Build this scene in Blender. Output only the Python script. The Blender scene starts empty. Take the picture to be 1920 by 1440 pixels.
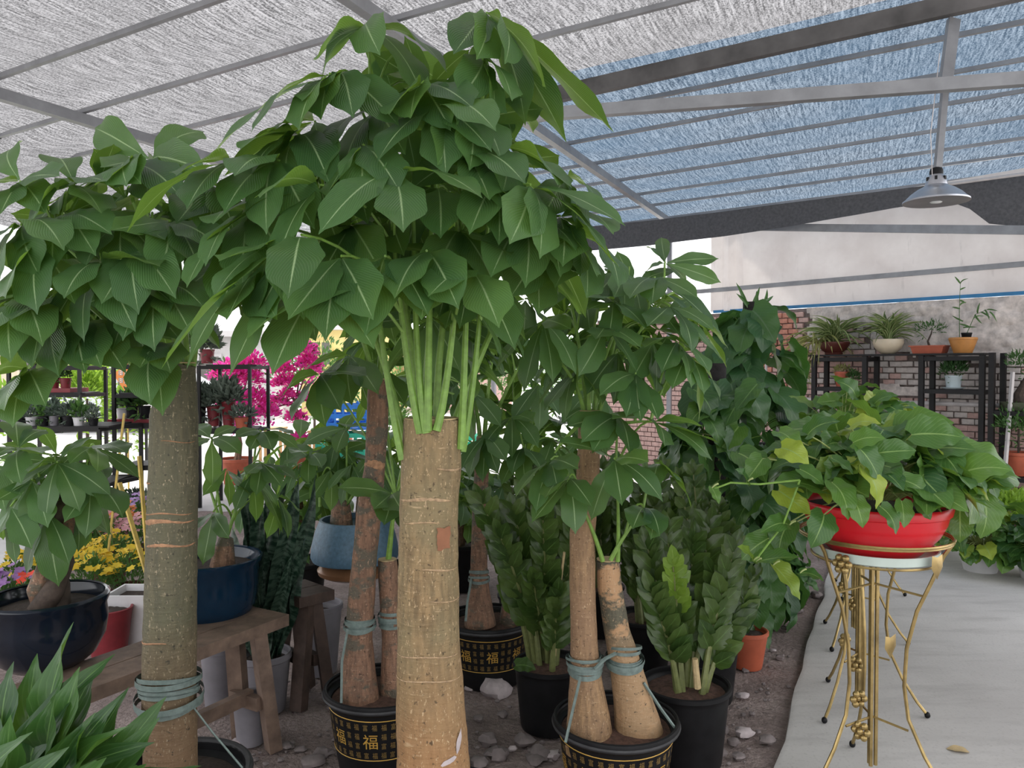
import bpy, bmesh, math, random
from mathutils import Vector, Matrix
from mathutils import noise as mnoise

# ------------------------------------------------------------------ camera, world, sun, exposure
SC = bpy.context.scene
COL = SC.collection
FPX = 1450.0                      # focal length in pixels of the 1920x1440 frame
EYE = 1.35
PITCH = math.radians(1.304)
cam_d = bpy.data.cameras.new('camera'); cam = bpy.data.objects.new('camera', cam_d); COL.objects.link(cam)
cam.location = (0, 0, EYE); cam.rotation_euler = (math.radians(90) - PITCH, 0, 0)
cam_d.sensor_width = 36; cam_d.lens = FPX / 1920 * 36; cam_d.clip_start = .05; cam_d.clip_end = 300
SC.camera = cam
world = bpy.data.worlds.new('world'); SC.world = world; world.use_nodes = True
bg = world.node_tree.nodes['Background']
bg.inputs[0].default_value = (0.97, 0.975, 1.0, 1); bg.inputs[1].default_value = 1.25
sun_d = bpy.data.lights.new('sun_offscreen', 'SUN'); sun = bpy.data.objects.new('sun_offscreen', sun_d); COL.objects.link(sun)   # the sun in the open sky above the net
sun_d.energy = 3.0; sun_d.angle = math.radians(3); sun_d.color = (1, .95, .86)
sun.rotation_euler = Vector((-.15, -.33, -.93)).to_track_quat('-Z', 'Y').to_euler()
sun.location = (-3, -3, 12)
vs = SC.view_settings
vs.view_transform = 'Standard'; vs.look = 'None'; vs.gamma = 1; vs.use_curve_mapping = False; vs.exposure = 0.80
SC.cycles.max_bounces = 8; SC.cycles.diffuse_bounces = 5; SC.cycles.transmission_bounces = 6
SC.cycles.transparent_max_bounces = 10; SC.cycles.caustics_reflective = False; SC.cycles.caustics_refractive = False

# ------------------------------------------------------------------ pixel helpers (a pixel gives a direction; depth comes from what it touches)
C0 = Vector((0, 0, EYE)); FW = Vector((0, math.cos(PITCH), -math.sin(PITCH))); UPV = Vector((0, math.sin(PITCH), math.cos(PITCH))); RT = Vector((1, 0, 0))
def ray(x, y): return FW + RT * ((x - 960) / FPX) + UPV * ((720 - y) / FPX)
def P(x, y, d): return C0 + ray(x, y) * d
def onz(x, y, z=0.0):
    r = ray(x, y); return C0 + r * ((z - EYE) / r.z)
def FD(x, y, z=0.0):              # a point at floor distance y in pixel column x, height z
    d = y * math.cos(PITCH) + (EYE - z) * math.sin(PITCH)
    return Vector(((x - 960) / FPX * d, y, z))
def onplane(x, y, o, n):
    r = ray(x, y); return C0 + r * ((o - C0).dot(n) / r.dot(n))
def pxm(d): return d / FPX        # metres per pixel at depth d
V = Vector
Z = V((0, 0, 1))
rnd = random.Random(7)
def U(a, b): return rnd.uniform(a, b)

# ------------------------------------------------------------------ materials
def nmat(name):
    m = bpy.data.materials.new(name); m.use_nodes = True
    nt = m.node_tree; b = nt.nodes['Principled BSDF']
    return m, nt, b
def N(nt, typ, **kw):
    n = nt.nodes.new(typ)
    for k, v in kw.items(): setattr(n, k, v)
    return n
def L(nt, a, b): nt.links.new(a, b)
def math_n(nt, op, a, b=None, clamp=False):
    n = nt.nodes.new('ShaderNodeMath'); n.operation = op; n.use_clamp = clamp
    for i, v in enumerate((a, b)):
        if v is None: continue
        if isinstance(v, (int, float)): n.inputs[i].default_value = v
        else: nt.links.new(v, n.inputs[i])
    return n.outputs[0]
def mix_c(nt, fac, a, b):
    n = nt.nodes.new('ShaderNodeMix'); n.data_type = 'RGBA'
    for s, v in ((n.inputs[0], fac), (n.inputs[6], a), (n.inputs[7], b)):
        if isinstance(v, (int, float)): s.default_value = v
        elif isinstance(v, tuple): s.default_value = v if len(v) == 4 else (*v, 1)
        else: nt.links.new(v, s)
    return n.outputs[2]
def ramp(nt, src, stops):
    r = nt.nodes.new('ShaderNodeValToRGB'); e = r.color_ramp.elements
    while len(e) < len(stops): e.new(.5)
    for k, (p, c) in enumerate(stops):
        e[k].position = p; e[k].color = (c, c, c, 1) if isinstance(c, (int, float)) else (*c, 1)
    nt.links.new(src, r.inputs[0]); return r.outputs[0]
def noise_n(nt, scale, detail=4, vec=None, rough=.6):
    n = nt.nodes.new('ShaderNodeTexNoise'); n.inputs['Scale'].default_value = scale
    n.inputs['Detail'].default_value = detail; n.inputs['Roughness'].default_value = rough
    if vec is not None: nt.links.new(vec, n.inputs['Vector'])
    return n.outputs[0]
def coords(nt, scale=(1, 1, 1), which='Object', rot=(0, 0, 0)):
    t = nt.nodes.new('ShaderNodeTexCoord'); mp = nt.nodes.new('ShaderNodeMapping')
    mp.inputs['Scale'].default_value = scale; mp.inputs['Rotation'].default_value = rot
    nt.links.new(t.outputs[which], mp.inputs[0]); return mp.outputs[0]
def bump(nt, b, h, strength=.3, dist=.01):
    n = nt.nodes.new('ShaderNodeBump'); n.inputs['Strength'].default_value = strength; n.inputs['Distance'].default_value = dist
    nt.links.new(h, n.inputs['Height']); nt.links.new(n.outputs[0], b.inputs['Normal'])
MATS = {}
def plain(name, col, rough=.6, metal=0., var=.15, scale=30., bmp=.15, spec=.5):
    if name in MATS: return MATS[name]
    m, nt, b = nmat(name)
    f = noise_n(nt, scale, 4, coords(nt))
    lo = tuple(c * (1 - var) for c in col); hi = tuple(min(1, c * (1 + var)) for c in col)
    L(nt, mix_c(nt, ramp(nt, f, [(.3, 0.), (.7, 1.)]), lo, hi), b.inputs['Base Color'])
    b.inputs['Roughness'].default_value = rough; b.inputs['Metallic'].default_value = metal
    b.inputs['Specular IOR Level'].default_value = spec
    if bmp: bump(nt, b, f, bmp, .004)
    MATS[name] = m; return m
def leafmat(name, dark, light, rib, trans, tf=.35, rough=.38, vein=20., veinb=.25, yellow=None, stripe=None):
    m, nt, b = nmat(name)
    uvn = N(nt, 'ShaderNodeUVMap'); sp = N(nt, 'ShaderNodeSeparateXYZ'); L(nt, uvn.outputs[0], sp.inputs[0])
    au = math_n(nt, 'ABSOLUTE', math_n(nt, 'SUBTRACT', sp.outputs[0], .5))
    inf = N(nt, 'ShaderNodeObjectInfo')
    rr = inf.outputs['Random']
    col = mix_c(nt, rr, dark, light)
    if yellow: col = mix_c(nt, ramp(nt, rr, [(.86, 0.), (.93, 1.)]), col, yellow)
    col = mix_c(nt, math_n(nt, 'MULTIPLY', noise_n(nt, 9, 3, uvn.outputs[0]), .35), col, tuple(c * .55 for c in dark))
    if stripe:      # pale margins of a variegated blade
        col = mix_c(nt, ramp(nt, au, [(.27, 0.), (.33, 1.)]), col, stripe)
    ph = math_n(nt, 'SUBTRACT', math_n(nt, 'MULTIPLY', sp.outputs[1], vein), math_n(nt, 'MULTIPLY', au, vein * .9))
    tri = math_n(nt, 'PINGPONG', ph, .5)
    sv = math_n(nt, 'MULTIPLY', ramp(nt, tri, [(.0, 1.), (.12, 0.)]), .22)
    col = mix_c(nt, sv, col, rib)
    mid = ramp(nt, math_n(nt, 'ADD', au, math_n(nt, 'MULTIPLY', sp.outputs[1], .012)), [(.016, 1.), (.034, 0.)])
    col = mix_c(nt, math_n(nt, 'MULTIPLY', mid, .85), col, rib)
    L(nt, col, b.inputs['Base Color']); b.inputs['Roughness'].default_value = rough; b.inputs['Specular IOR Level'].default_value = .45
    if veinb: bump(nt, b, ramp(nt, tri, [(.0, 0.), (.3, 1.)]), veinb, .006)
    tr = N(nt, 'ShaderNodeBsdfTranslucent')
    L(nt, mix_c(nt, .5, col, trans), tr.inputs[0])
    mx = N(nt, 'ShaderNodeMixShader'); mx.inputs[0].default_value = tf
    L(nt, b.outputs[0], mx.inputs[1]); L(nt, tr.outputs[0], mx.inputs[2])
    L(nt, mx.outputs[0], nt.nodes['Material Output'].inputs[0]); return m
M_LEAF = leafmat('money_tree_leaf', (.042, .112, .038), (.098, .210, .068), (.38, .52, .27), (.40, .66, .04), .38, .33)
M_POTH = leafmat('pothos_leaf', (.038, .12, .034), (.14, .28, .05), (.30, .45, .15), (.30, .50, .04), .33, .3, 9., .1, yellow=(.38, .48, .06))
M_POTHD = leafmat('climbing_pothos_leaf', (.030, .090, .032), (.080, .185, .048), (.12, .20, .10), (.12, .30, .02), .28, .33, 9., .1)
M_ZZ = leafmat('zz_leaf', (.032, .068, .016), (.095, .15, .036), (.12, .22, .06), (.16, .30, .02), .22, .3, 3., .0)
M_ZZY = leafmat('young_zz_leaf', (.15, .27, .03), (.21, .34, .05), (.3, .42, .1), (.34, .50, .04), .3, .25, 3., .0)
M_BLADE = leafmat('broad_blade_leaf', (.020, .070, .020), (.060, .155, .035), (.16, .30, .09), (.24, .44, .03), .3, .35, 6., .12)
M_SPID = leafmat('spider_plant_leaf', (.10, .17, .045), (.17, .27, .08), (.30, .38, .16), (.25, .36, .06), .28, .45, 2., .0, stripe=(.42, .46, .22))
M_SPIDY = leafmat('pale_spider_leaf', (.38, .40, .13), (.52, .52, .22), (.6, .6, .3), (.4, .4, .1), .28, .5, 2., .0)
M_SMALL = leafmat('small_shrub_leaf', (.05, .13, .04), (.11, .24, .07), (.2, .3, .1), (.2, .36, .04), .3, .5, 3., .0)
M_LIME = leafmat('lime_leaf', (.18, .34, .04), (.34, .52, .07), (.4, .5, .15), (.4, .6, .05), .35, .5, 3., .0)
M_GREY = leafmat('grey_succulent_leaf', (.10, .14, .11), (.20, .24, .19), (.2, .25, .2), (.1, .2, .08), .1, .6, 3., .0)
M_PINK = leafmat('magenta_bract', (.78, .02, .36), (.95, .12, .58), (.95, .3, .6), (1, .1, .5), .35, .6, 2., .0)
M_YEL = leafmat('yellow_petal', (.75, .52, .03), (.9, .70, .06), (.8, .4, .02), (.8, .6, .05), .25, .6, 2., .0)
M_ROSE = leafmat('rose_petal', (.55, .25, .28), (.75, .45, .45), (.7, .3, .3), (.7, .3, .3), .2, .6, 2., .0)
M_ORAN = leafmat('orange_petal', (.75, .22, .06), (.85, .35, .12), (.7, .3, .1), (.8, .3, .1), .2, .6, 2., .0)
M_PURP = leafmat('purple_petal', (.30, .12, .38), (.55, .38, .66), (.5, .3, .6), (.5, .3, .6), .2, .6, 2., .0)
M_REDF = leafmat('red_petal', (.6, .04, .02), (.8, .08, .04), (.7, .1, .05), (.8, .1, .05), .2, .6, 2., .0)

def snakemat():
    m, nt, b = nmat('snake_plant_leaf')
    t = N(nt, 'ShaderNodeUVMap'); mp = N(nt, 'ShaderNodeMapping'); mp.inputs['Scale'].default_value = (1.2, 22, 1); L(nt, t.outputs[0], mp.inputs[0])
    f = noise_n(nt, 1.6, 3, mp.outputs[0])
    L(nt, mix_c(nt, ramp(nt, f, [(.42, 0.), (.58, 1.)]), (.010, .035, .020), (.085, .14, .10)), b.inputs['Base Color'])
    b.inputs['Roughness'].default_value = .4; return m
M_SNAKE = snakemat()

def bark(name, base, light, dark, green=None, patch=None, flare=None, fr=(.45, .85)):
    m, nt, b = nmat(name)
    ve = coords(nt, (75, 75, 14)); vh = coords(nt, (16, 16, 85)); vm = coords(nt, (5, 5, 3.4))
    streak = noise_n(nt, 1, 5, ve); ring = noise_n(nt, 1, 4, vh); blot = noise_n(nt, 1, 4, vm)
    col = mix_c(nt, ramp(nt, streak, [(.38, 0.), (.62, 1.)]), dark, base)
    if green: col = mix_c(nt, math_n(nt, 'MULTIPLY', ramp(nt, blot, [(.38, 0.), (.62, 1.)]), .8), col, green)
    if patch:
        pv = noise_n(nt, 1, 5, coords(nt, (14, 14, 22)))
        col = mix_c(nt, ramp(nt, math_n(nt, 'ADD', math_n(nt, 'MULTIPLY', pv, .6), math_n(nt, 'MULTIPLY', blot, .4)), [(.50, 0.), (.55, 1.)]), col, patch)
    if flare:        # warmer, rust-brown bark towards the foot of the trunk
        sz = N(nt, 'ShaderNodeSeparateXYZ'); L(nt, coords(nt), sz.inputs[0])
        zz = math_n(nt, 'ADD', sz.outputs[2], math_n(nt, 'MULTIPLY', blot, .25))
        col = mix_c(nt, math_n(nt, 'MULTIPLY', ramp(nt, zz, [(fr[0], 1.), (fr[1], 0.)]), .8), col, flare)
    col = mix_c(nt, ramp(nt, ring, [(.63, 0.), (.72, .6)]), col, light)
    dk = noise_n(nt, 1, 3, coords(nt, (80, 80, 90)))
    col = mix_c(nt, ramp(nt, dk, [(.62, 0.), (.68, .8)]), col, tuple(c * .35 for c in dark))
    fl = noise_n(nt, 1, 2, coords(nt, (210, 210, 90)))
    col = mix_c(nt, ramp(nt, fl, [(.62, 0.), (.70, .8)]), col, light)
    L(nt, col, b.inputs['Base Color']); b.inputs['Roughness'].default_value = .75
    h = math_n(nt, 'ADD', math_n(nt, 'MULTIPLY', streak, .6), math_n(nt, 'MULTIPLY', ring, .6))
    bump(nt, b, h, .8, .009); return m
M_BARK = bark('tan_bark', (.29, .19, .09), (.52, .38, .22), (.14, .09, .042), green=(.205, .165, .085), flare=(.35, .18, .075))
M_BARKG = bark('olive_bark', (.125, .108, .062), (.36, .29, .19), (.075, .068, .042), green=(.095, .092, .052), flare=(.20, .115, .06))
M_BARKR = bark('reddish_bark', (.26, .14, .085), (.42, .27, .18), (.14, .08, .05), patch=(.10, .085, .06))
M_BARKT = bark('warm_bark', (.34, .21, .105), (.50, .35, .21), (.19, .115, .06), green=(.25, .15, .085))
M_BARKP = bark('patched_bark', (.11, .10, .065), (.45, .32, .2), (.07, .065, .045), patch=(.42, .25, .13), flare=(.40, .25, .13), fr=(.58, .70))
M_SCAR = plain('bark_scar', (.34, .185, .10), .8, 0, .4, 90, .6)
M_SCARL = plain('pale_bark_scar', (.38, .26, .15), .8, 0, .4, 90, .6)
M_CUT = plain('cut_wood', (.45, .34, .18), .8, 0, .25, 50, .3)
M_STEM = plain('green_stem', (.17, .30, .055), .5, 0, .25, 40, .1)
M_STEMZ = plain('olive_stalk', (.15, .17, .06), .45, 0, .25, 40, .1)
M_STEMP = plain('pale_stem', (.34, .40, .14), .5, 0, .2, 40, .1)
M_TIE = plain('grey_green_plastic_tie', (.13, .175, .16), .45, 0, .25, 60, .2)
M_BLACKP = plain('black_plastic', (.009, .009, .010), .5, 0, .3, 20, .05, spec=.22)
M_BLACKR = plain('dusty_black_rim', (.035, .035, .037), .5, 0, .4, 14, .1, spec=.3)
M_GOLDD = plain('dim_gold_print', (.26, .17, .055), .5, .2, .2, 40, 0)
M_GOLD = plain('gold_print', (.60, .36, .07), .45, .2, .1, 40, 0)
M_SOIL = plain('potting_soil', (.040, .028, .022), .95, 0, .5, 90, .8)
M_SOILR = plain('bark_chip_soil', (.085, .045, .032), .9, 0, .5, 70, .8)
M_STEEL = plain('galvanised_steel', (.29, .295, .31), .45, .35, .18, 6, .05)
M_STEELB = plain('weathered_beam_steel', (.115, .11, .11), .55, .3, .45, 3.5, .1)
M_TARP = plain('white_tarp', (.66, .61, .58), .6, 0, .10, 2.2, .3)
M_TARPD = plain('charcoal_net', (.085, .083, .088), .8, 0, .25, 40, .3)
M_BLUEH = plain('blue_hem', (.03, .20, .42), .5, 0, .15, 10, .1)
M_BRICK = plain('red_brick', (.56, .25, .18), .85, 0, .30, 18, .4)
M_BRICKP = plain('pinkish_brick', (.56, .37, .33), .85, 0, .22, 18, .4)
M_BRICKG = plain('limewashed_brick', (.58, .52, .49), .85, 0, .2, 18, .4)
M_MORTAR = plain('mortar', (.20, .16, .145), .95, 0, .35, 30, .6)
M_PLAST = plain('rough_plaster', (.63, .56, .52), .92, 0, .30, 14, 1.)
M_BLACKM = plain('black_rack_steel', (.009, .008, .008), .6, .2, .3, 12, .05)
M_WOOD = plain('weathered_plank', (.17, .115, .085), .75, 0, .35, 16, .4)
M_WOODD = plain('dark_stained_wood', (.060, .037, .028), .7, 0, .4, 18, .3)
M_NAVY = plain('navy_glaze', (.005, .020, .042), .12, 0, .3, 6, .02)
M_INK = plain('black_blue_glaze', (.006, .010, .018), .14, 0, .3, 6, .02)
M_BLUEP = plain('slate_blue_glaze', (.075, .15, .22), .5, 0, .25, 60, .1)
M_COPPER = plain('copper_glaze', (.24, .12, .06), .3, .3, .2, 10, .05)
M_GREYP = plain('grey_plastic', (.20, .19, .21), .5, 0, .15, 10, .05)
M_WHITEP = plain('white_plastic', (.62, .61, .62), .45, 0, .08, 10, .05)
M_CREAM = plain('cream_ceramic', (.62, .52, .38), .4, 0, .08, 10, .05)
M_TERRA = plain('terracotta_plastic', (.42, .095, .045), .55, 0, .15, 12, .05)
M_BROWN = plain('brown_plastic', (.09, .020, .014), .5, 0, .2, 12, .05)
M_MAROON = plain('maroon_plastic', (.22, .022, .030), .5, 0, .2, 12, .05)
M_ORANGE = plain('ochre_ceramic', (.50, .22, .06), .45, 0, .12, 12, .05)
M_PALEB = plain('pale_blue_ceramic', (.52, .60, .62), .4, 0, .06, 12, .03)
M_RED = plain('red_basin', (.62, .012, .022), .32, 0, .08, 8, .03)
M_BRASS = plain('aged_brass', (.40, .29, .12), .38, .75, .35, 14, .1)
M_MINT = plain('mint_enamel', (.50, .58, .53), .4, 0, .08, 12, .03)
M_ALU = plain('spun_aluminium', (.55, .56, .60), .28, .85, .12, 10, .05)
M_BULB = plain('frosted_bulb', (.72, .72, .74), .4, 0, .04, 10, 0)
M_BAMBOO = plain('yellow_stake', (.62, .44, .10), .55, 0, .25, 20, .1)
M_STONE = plain('grey_stone', (.19, .16, .155), .9, 0, .35, 14, .6)
M_STONEP = plain('pale_stone', (.46, .40, .40), .9, 0, .25, 20, .6)
M_BARKB = plain('dark_bonsai_wood', (.06, .042, .032), .85, 0, .4, 40, .5)
M_MOSS = plain('moss_pole_black', (.016, .014, .014), .95, 0, .4, 60, .8)
M_YELB = plain('yellow_painted_wall', (.80, .66, .28), .7, 0, .06, 3, .05)
M_WINB = plain('dark_window_glass', (.12, .11, .10), .2, 0, .2, 3, 0)
M_GREYB = plain('pale_grey_brick_wall', (.52, .50, .50), .85, 0, .12, 3, .3)
M_CBLUE = plain('blue_crate_plastic', (.02, .22, .72), .45, 0, .15, 8, 0)
M_CGREEN = plain('green_crate_plastic', (.02, .42, .26), .45, 0, .15, 8, 0)
M_WOODL = plain('light_chair_wood', (.46, .28, .12), .6, 0, .2, 10, .1)
M_SIGN = plain('orange_sign', (.85, .30, .08), .5, 0, .05, 8, 0)
M_SIGNW = plain('white_sign_print', (.9, .85, .8), .5, 0, .02, 8, 0)
M_PVC = plain('white_pvc', (.60, .56, .55), .45, 0, .12, 8, 0)
M_BOARD = plain('white_board', (.82, .80, .82), .5, 0, .04, 4, 0)
M_LILAC = plain('lilac_stripe', (.55, .45, .72), .5, 0, .05, 4, 0)
M_CARB = plain('silver_car_paint', (.50, .52, .55), .25, .3, .06, 4, 0)
M_GLASSD = plain('car_glass', (.03, .035, .04), .1, 0, .1, 4, 0)

def netmat(name, c1, c2, tint, holes, scl=(6, 62, 1), grey=None):
    # woven shade cloth: pale threads that let light through, darker threads, and open gaps
    m, nt, b = nmat(name); nt.nodes.remove(b)
    uvn = N(nt, 'ShaderNodeUVMap')
    def mp(s):
        q = N(nt, 'ShaderNodeMapping'); q.inputs['Scale'].default_value = s; L(nt, uvn.outputs[0], q.inputs[0]); return q.outputs[0]
    a = noise_n(nt, 1, 3, mp(scl), .7)           # streaks along the rafters
    g = noise_n(nt, 1, 2, mp((75, 75, 1)), .8)      # grain of the weave
    big = noise_n(nt, 1, 3, mp((.7, .7, 1)))
    lines = noise_n(nt, 1, 2, mp((.8, 55, 1)), .6)
    s = math_n(nt, 'ADD', math_n(nt, 'ADD', math_n(nt, 'MULTIPLY', a, .40), math_n(nt, 'MULTIPLY', g, .45)), math_n(nt, 'MULTIPLY', lines, .15))
    col = mix_c(nt, ramp(nt, s, [(.43, 0.), (.57, 1.)]), c1, c2)
    col = mix_c(nt, math_n(nt, 'MULTIPLY', ramp(nt, big, [(.35, 0.), (.7, 1.)]), .5), col, tint)
    if grey:        # the blue sheet covers only the right-hand bays
        sx = N(nt, 'ShaderNodeSeparateXYZ'); L(nt, uvn.outputs[0], sx.inputs[0])
        gc = mix_c(nt, ramp(nt, s, [(.43, 0.), (.57, 1.)]), grey[0], grey[1])
        col = mix_c(nt, ramp(nt, math_n(nt, 'MULTIPLY', math_n(nt, 'ADD', sx.outputs[1], 4.), .125), [(.348, 0.), (.352, 1.)]), gc, col)
    tr = N(nt, 'ShaderNodeBsdfTranslucent'); L(nt, col, tr.inputs[0])
    df = N(nt, 'ShaderNodeBsdfDiffuse'); L(nt, col, df.inputs[0])
    m1 = N(nt, 'ShaderNodeMixShader'); m1.inputs[0].default_value = .22; L(nt, tr.outputs[0], m1.inputs[1]); L(nt, df.outputs[0], m1.inputs[2])
    tp = N(nt, 'ShaderNodeBsdfTransparent'); m2 = N(nt, 'ShaderNodeMixShader')
    L(nt, ramp(nt, s, [(.55, holes[0]), (.66, holes[1])]), m2.inputs[0])
    L(nt, m1.outputs[0], m2.inputs[1]); L(nt, tp.outputs[0], m2.inputs[2])
    L(nt, m2.outputs[0], nt.nodes['Material Output'].inputs[0]); return m
M_NET = netmat('grey_shade_net', (.045, .045, .048), (.285, .285, .30), (.125, .124, .13), (.01, .15))
M_NETB = netmat('blue_shade_net', (.026, .038, .056), (.175, .215, .265), (.052, .09, .14), (.0, .08), grey=((.06, .06, .064), (.33, .34, .355)))

def groundmat():
    m, nt, b = nmat('bare_earth')
    v = coords(nt)
    f = noise_n(nt, 3, 6, v); g = noise_n(nt, 60, 4, v); h = noise_n(nt, 16, 4, v)
    col = mix_c(nt, ramp(nt, f, [(.35, 0.), (.7, 1.)]), (.22, .17, .155), (.42, .34, .315))
    col = mix_c(nt, math_n(nt, 'MULTIPLY', ramp(nt, g, [(.35, 0.), (.65, 1.)]), .6), col, (.14, .105, .095))
    col = mix_c(nt, ramp(nt, h, [(.64, 0.), (.70, .7)]), col, (.29, .25, .24))
    L(nt, col, b.inputs['Base Color']); b.inputs['Roughness'].default_value = .95
    bump(nt, b, math_n(nt, 'ADD', g, h), .8, .02); return m
M_DIRT = groundmat()
def concmat(name, a, bb, grain):
    m, nt, b = nmat(name)
    f = noise_n(nt, 1.2, 5, coords(nt)); s = noise_n(nt, 1, 5, coords(nt, (2.2, 9, 1), rot=(0, 0, math.radians(-8)))); g = noise_n(nt, 90, 3, coords(nt))
    col = mix_c(nt, ramp(nt, f, [(.3, 0.), (.7, 1.)]), a, bb)
    col = mix_c(nt, math_n(nt, 'MULTIPLY', ramp(nt, s, [(.48, 0.), (.68, 1.)]), grain), col, tuple(c * .62 for c in a))
    col = mix_c(nt, math_n(nt, 'MULTIPLY', ramp(nt, g, [(.55, 0.), (.75, 1.)]), .3), col, tuple(c * .5 for c in a))
    L(nt, col, b.inputs['Base Color']); b.inputs['Roughness'].default_value = .85
    bump(nt, b, math_n(nt, 'ADD', s, g), .3, .004); return m
M_CONC = concmat('grey_concrete', (.50, .48, .465), (.64, .62, .60), .34)
M_ROAD = concmat('pale_yard_concrete', (.48, .47, .47), (.60, .59, .58), .25)
# ------------------------------------------------------------------ mesh building
ORG = {}
def tag(o, label=None, cat=None, group=None, kind=None):
    if label: o['label'] = label
    if cat: o['category'] = cat
    if group: o['group'] = group
    if kind: o['kind'] = kind
    return o
def thing(name, label, cat, loc, group=None):
    o = bpy.data.objects.new(name, None); COL.objects.link(o); o.empty_display_size = .1
    o.location = loc; ORG[o] = V(loc); return tag(o, label, cat, group)
def org(o): return ORG.get(o, V((0, 0, 0)))
def frame(dirv, hint=Z):
    y = V(dirv).normalized(); x = y.cross(hint)
    if x.length < 1e-4: x = y.cross(V((0, 1, 0)))
    x.normalize(); return x, y, x.cross(y)
class MB:
    def __init__(s): s.v = []; s.f = []; s.uv = {}
    def add(s, vs_, fs_):
        o = len(s.v); s.v += [V(q) for q in vs_]; s.f += [tuple(i + o for i in q) for q in fs_]; return s
    def box(s, c, size, rz=0, M=None, bev=0):
        a, b, h = size[0] / 2, size[1] / 2, size[2] / 2
        M = M or Matrix.Rotation(rz, 3, 'Z')
        pts = [V((x, y, z)) for z in (-h, h) for x, y in ((-a, -b), (a, -b), (a, b), (-a, b))]
        return s.add([V(c) + M @ q for q in pts], [(3, 2, 1, 0), (4, 5, 6, 7), (0, 1, 5, 4), (1, 2, 6, 5), (2, 3, 7, 6), (3, 0, 4, 7)])
    def bar(s, a, b, w, h, hint=Z):       # rectangular tube from a to b
        a, b = V(a), V(b); x, y, z = frame(b - a, hint)
        q = [p + x * sx * w / 2 + z * sz * h / 2 for p in (a, b) for sx, sz in ((-1, -1), (1, -1), (1, 1), (-1, 1))]
        return s.add(q, [(0, 1, 2, 3), (7, 6, 5, 4), (0, 4, 5, 1), (1, 5, 6, 2), (2, 6, 7, 3), (3, 7, 4, 0)])
    def tube(s, pts, r, n=8, cap=True, jit=0., sq=None):
        pts = [V(p) for p in pts]; rs = r if isinstance(r, (list, tuple)) else [r] * len(pts)
        o = len(s.v); hint = V((.13, 1, .21))
        for k, p in enumerate(pts):
            d = pts[min(k + 1, len(pts) - 1)] - pts[max(k - 1, 0)]
            x, y, z = frame(d, hint)
            for j in range(n):
                a = 2 * math.pi * j / n; rr = rs[k] * (1 + jit * mnoise.noise(V((math.cos(a) * 2, math.sin(a) * 2, k * .35 + rs[0] * 50))))
                s.v.append(p + x * math.cos(a) * rr + z * math.sin(a) * rr)
        for k in range(len(pts) - 1):
            for j in range(n):
                a = o + k * n + j; b = o + k * n + (j + 1) % n
                s.f.append((a, b, b + n, a + n))
        if cap:
            s.f.append(tuple(o + j for j in reversed(range(n)))); e = o + (len(pts) - 1) * n
            s.f.append(tuple(e + j for j in range(n)))
        return s
    def lathe(s, prof, c, n=32, close=False):
        o = len(s.v); c = V(c)
        for r, z in prof:
            for j in range(n):
                a = 2 * math.pi * j / n; s.v.append(c + V((r * math.cos(a), r * math.sin(a), z)))
        m = len(prof)
        for k in range(m - 1):
            for j in range(n):
                a = o + k * n + j; b = o + k * n + (j + 1) % n
                s.f.append((a, b, b + n, a + n))
        if prof[0][0] > 1e-4: s.f.append(tuple(o + j for j in reversed(range(n))))
        if prof[-1][0] > 1e-4 and close: s.f.append(tuple(o + (m - 1) * n + j for j in range(n)))
        return s
    def torus(s, c, R, r, n=40, m=6, ax=None):
        pts = [V(c) + V((R * math.cos(2 * math.pi * k / n), R * math.sin(2 * math.pi * k / n), 0)) for k in range(n)]
        o = len(s.v)
        for k, p in enumerate(pts):
            e = (p - V(c)).normalized()
            for j in range(m):
                a = 2 * math.pi * j / m; s.v.append(p + e * r * math.cos(a) + Z * r * math.sin(a))
        for k in range(n):
            for j in range(m):
                a = o + k * m + j; b = o + k * m + (j + 1) % m; k2 = (k + 1) % n
                s.f.append((a, o + k2 * m + j, o + k2 * m + (j + 1) % m, b))
        return s
    def ball(s, c, r, n=10, m=7, nz=0., seed=0.):
        o = len(s.v); c = V(c); r = r if isinstance(r, (tuple, list, Vector)) else (r, r, r)
        def pt(th, ph):
            d = V((math.sin(th) * math.cos(ph), math.sin(th) * math.sin(ph), math.cos(th)))
            k = 1 + nz * mnoise.noise(d * 1.7 + V((seed, seed * 1.7, 3.1)))
            return c + V((d.x * r[0], d.y * r[1], d.z * r[2])) * k
        s.v.append(pt(0, 0))
        for i in range(1, m):
            for j in range(n): s.v.append(pt(math.pi * i / m, 2 * math.pi * j / n))
        s.v.append(pt(math.pi, 0)); e = len(s.v) - 1
        for j in range(n):
            s.f.append((o, o + 1 + j, o + 1 + (j + 1) % n)); b = o + 1 + (m - 2) * n
            s.f.append((e, b + (j + 1) % n, b + j))
        for i in range(m - 2):
            for j in range(n):
                a = o + 1 + i * n + j; b = o + 1 + i * n + (j + 1) % n
                s.f.append((a, a + n, b + n, b))
        return s
    def quadleaf(s, base, tip, up, w):    # a small folded leaf: 4 triangles
        base, tip = V(base), V(tip); x, y, z = frame(tip - base, up); l = (tip - base).length
        m = base + (tip - base) * .5
        return s.add([base, m + x * w / 2 + z * l * .1, tip, m - x * w / 2 + z * l * .1, m], [(0, 1, 4), (1, 2, 4), (2, 3, 4), (3, 0, 4)])
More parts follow.
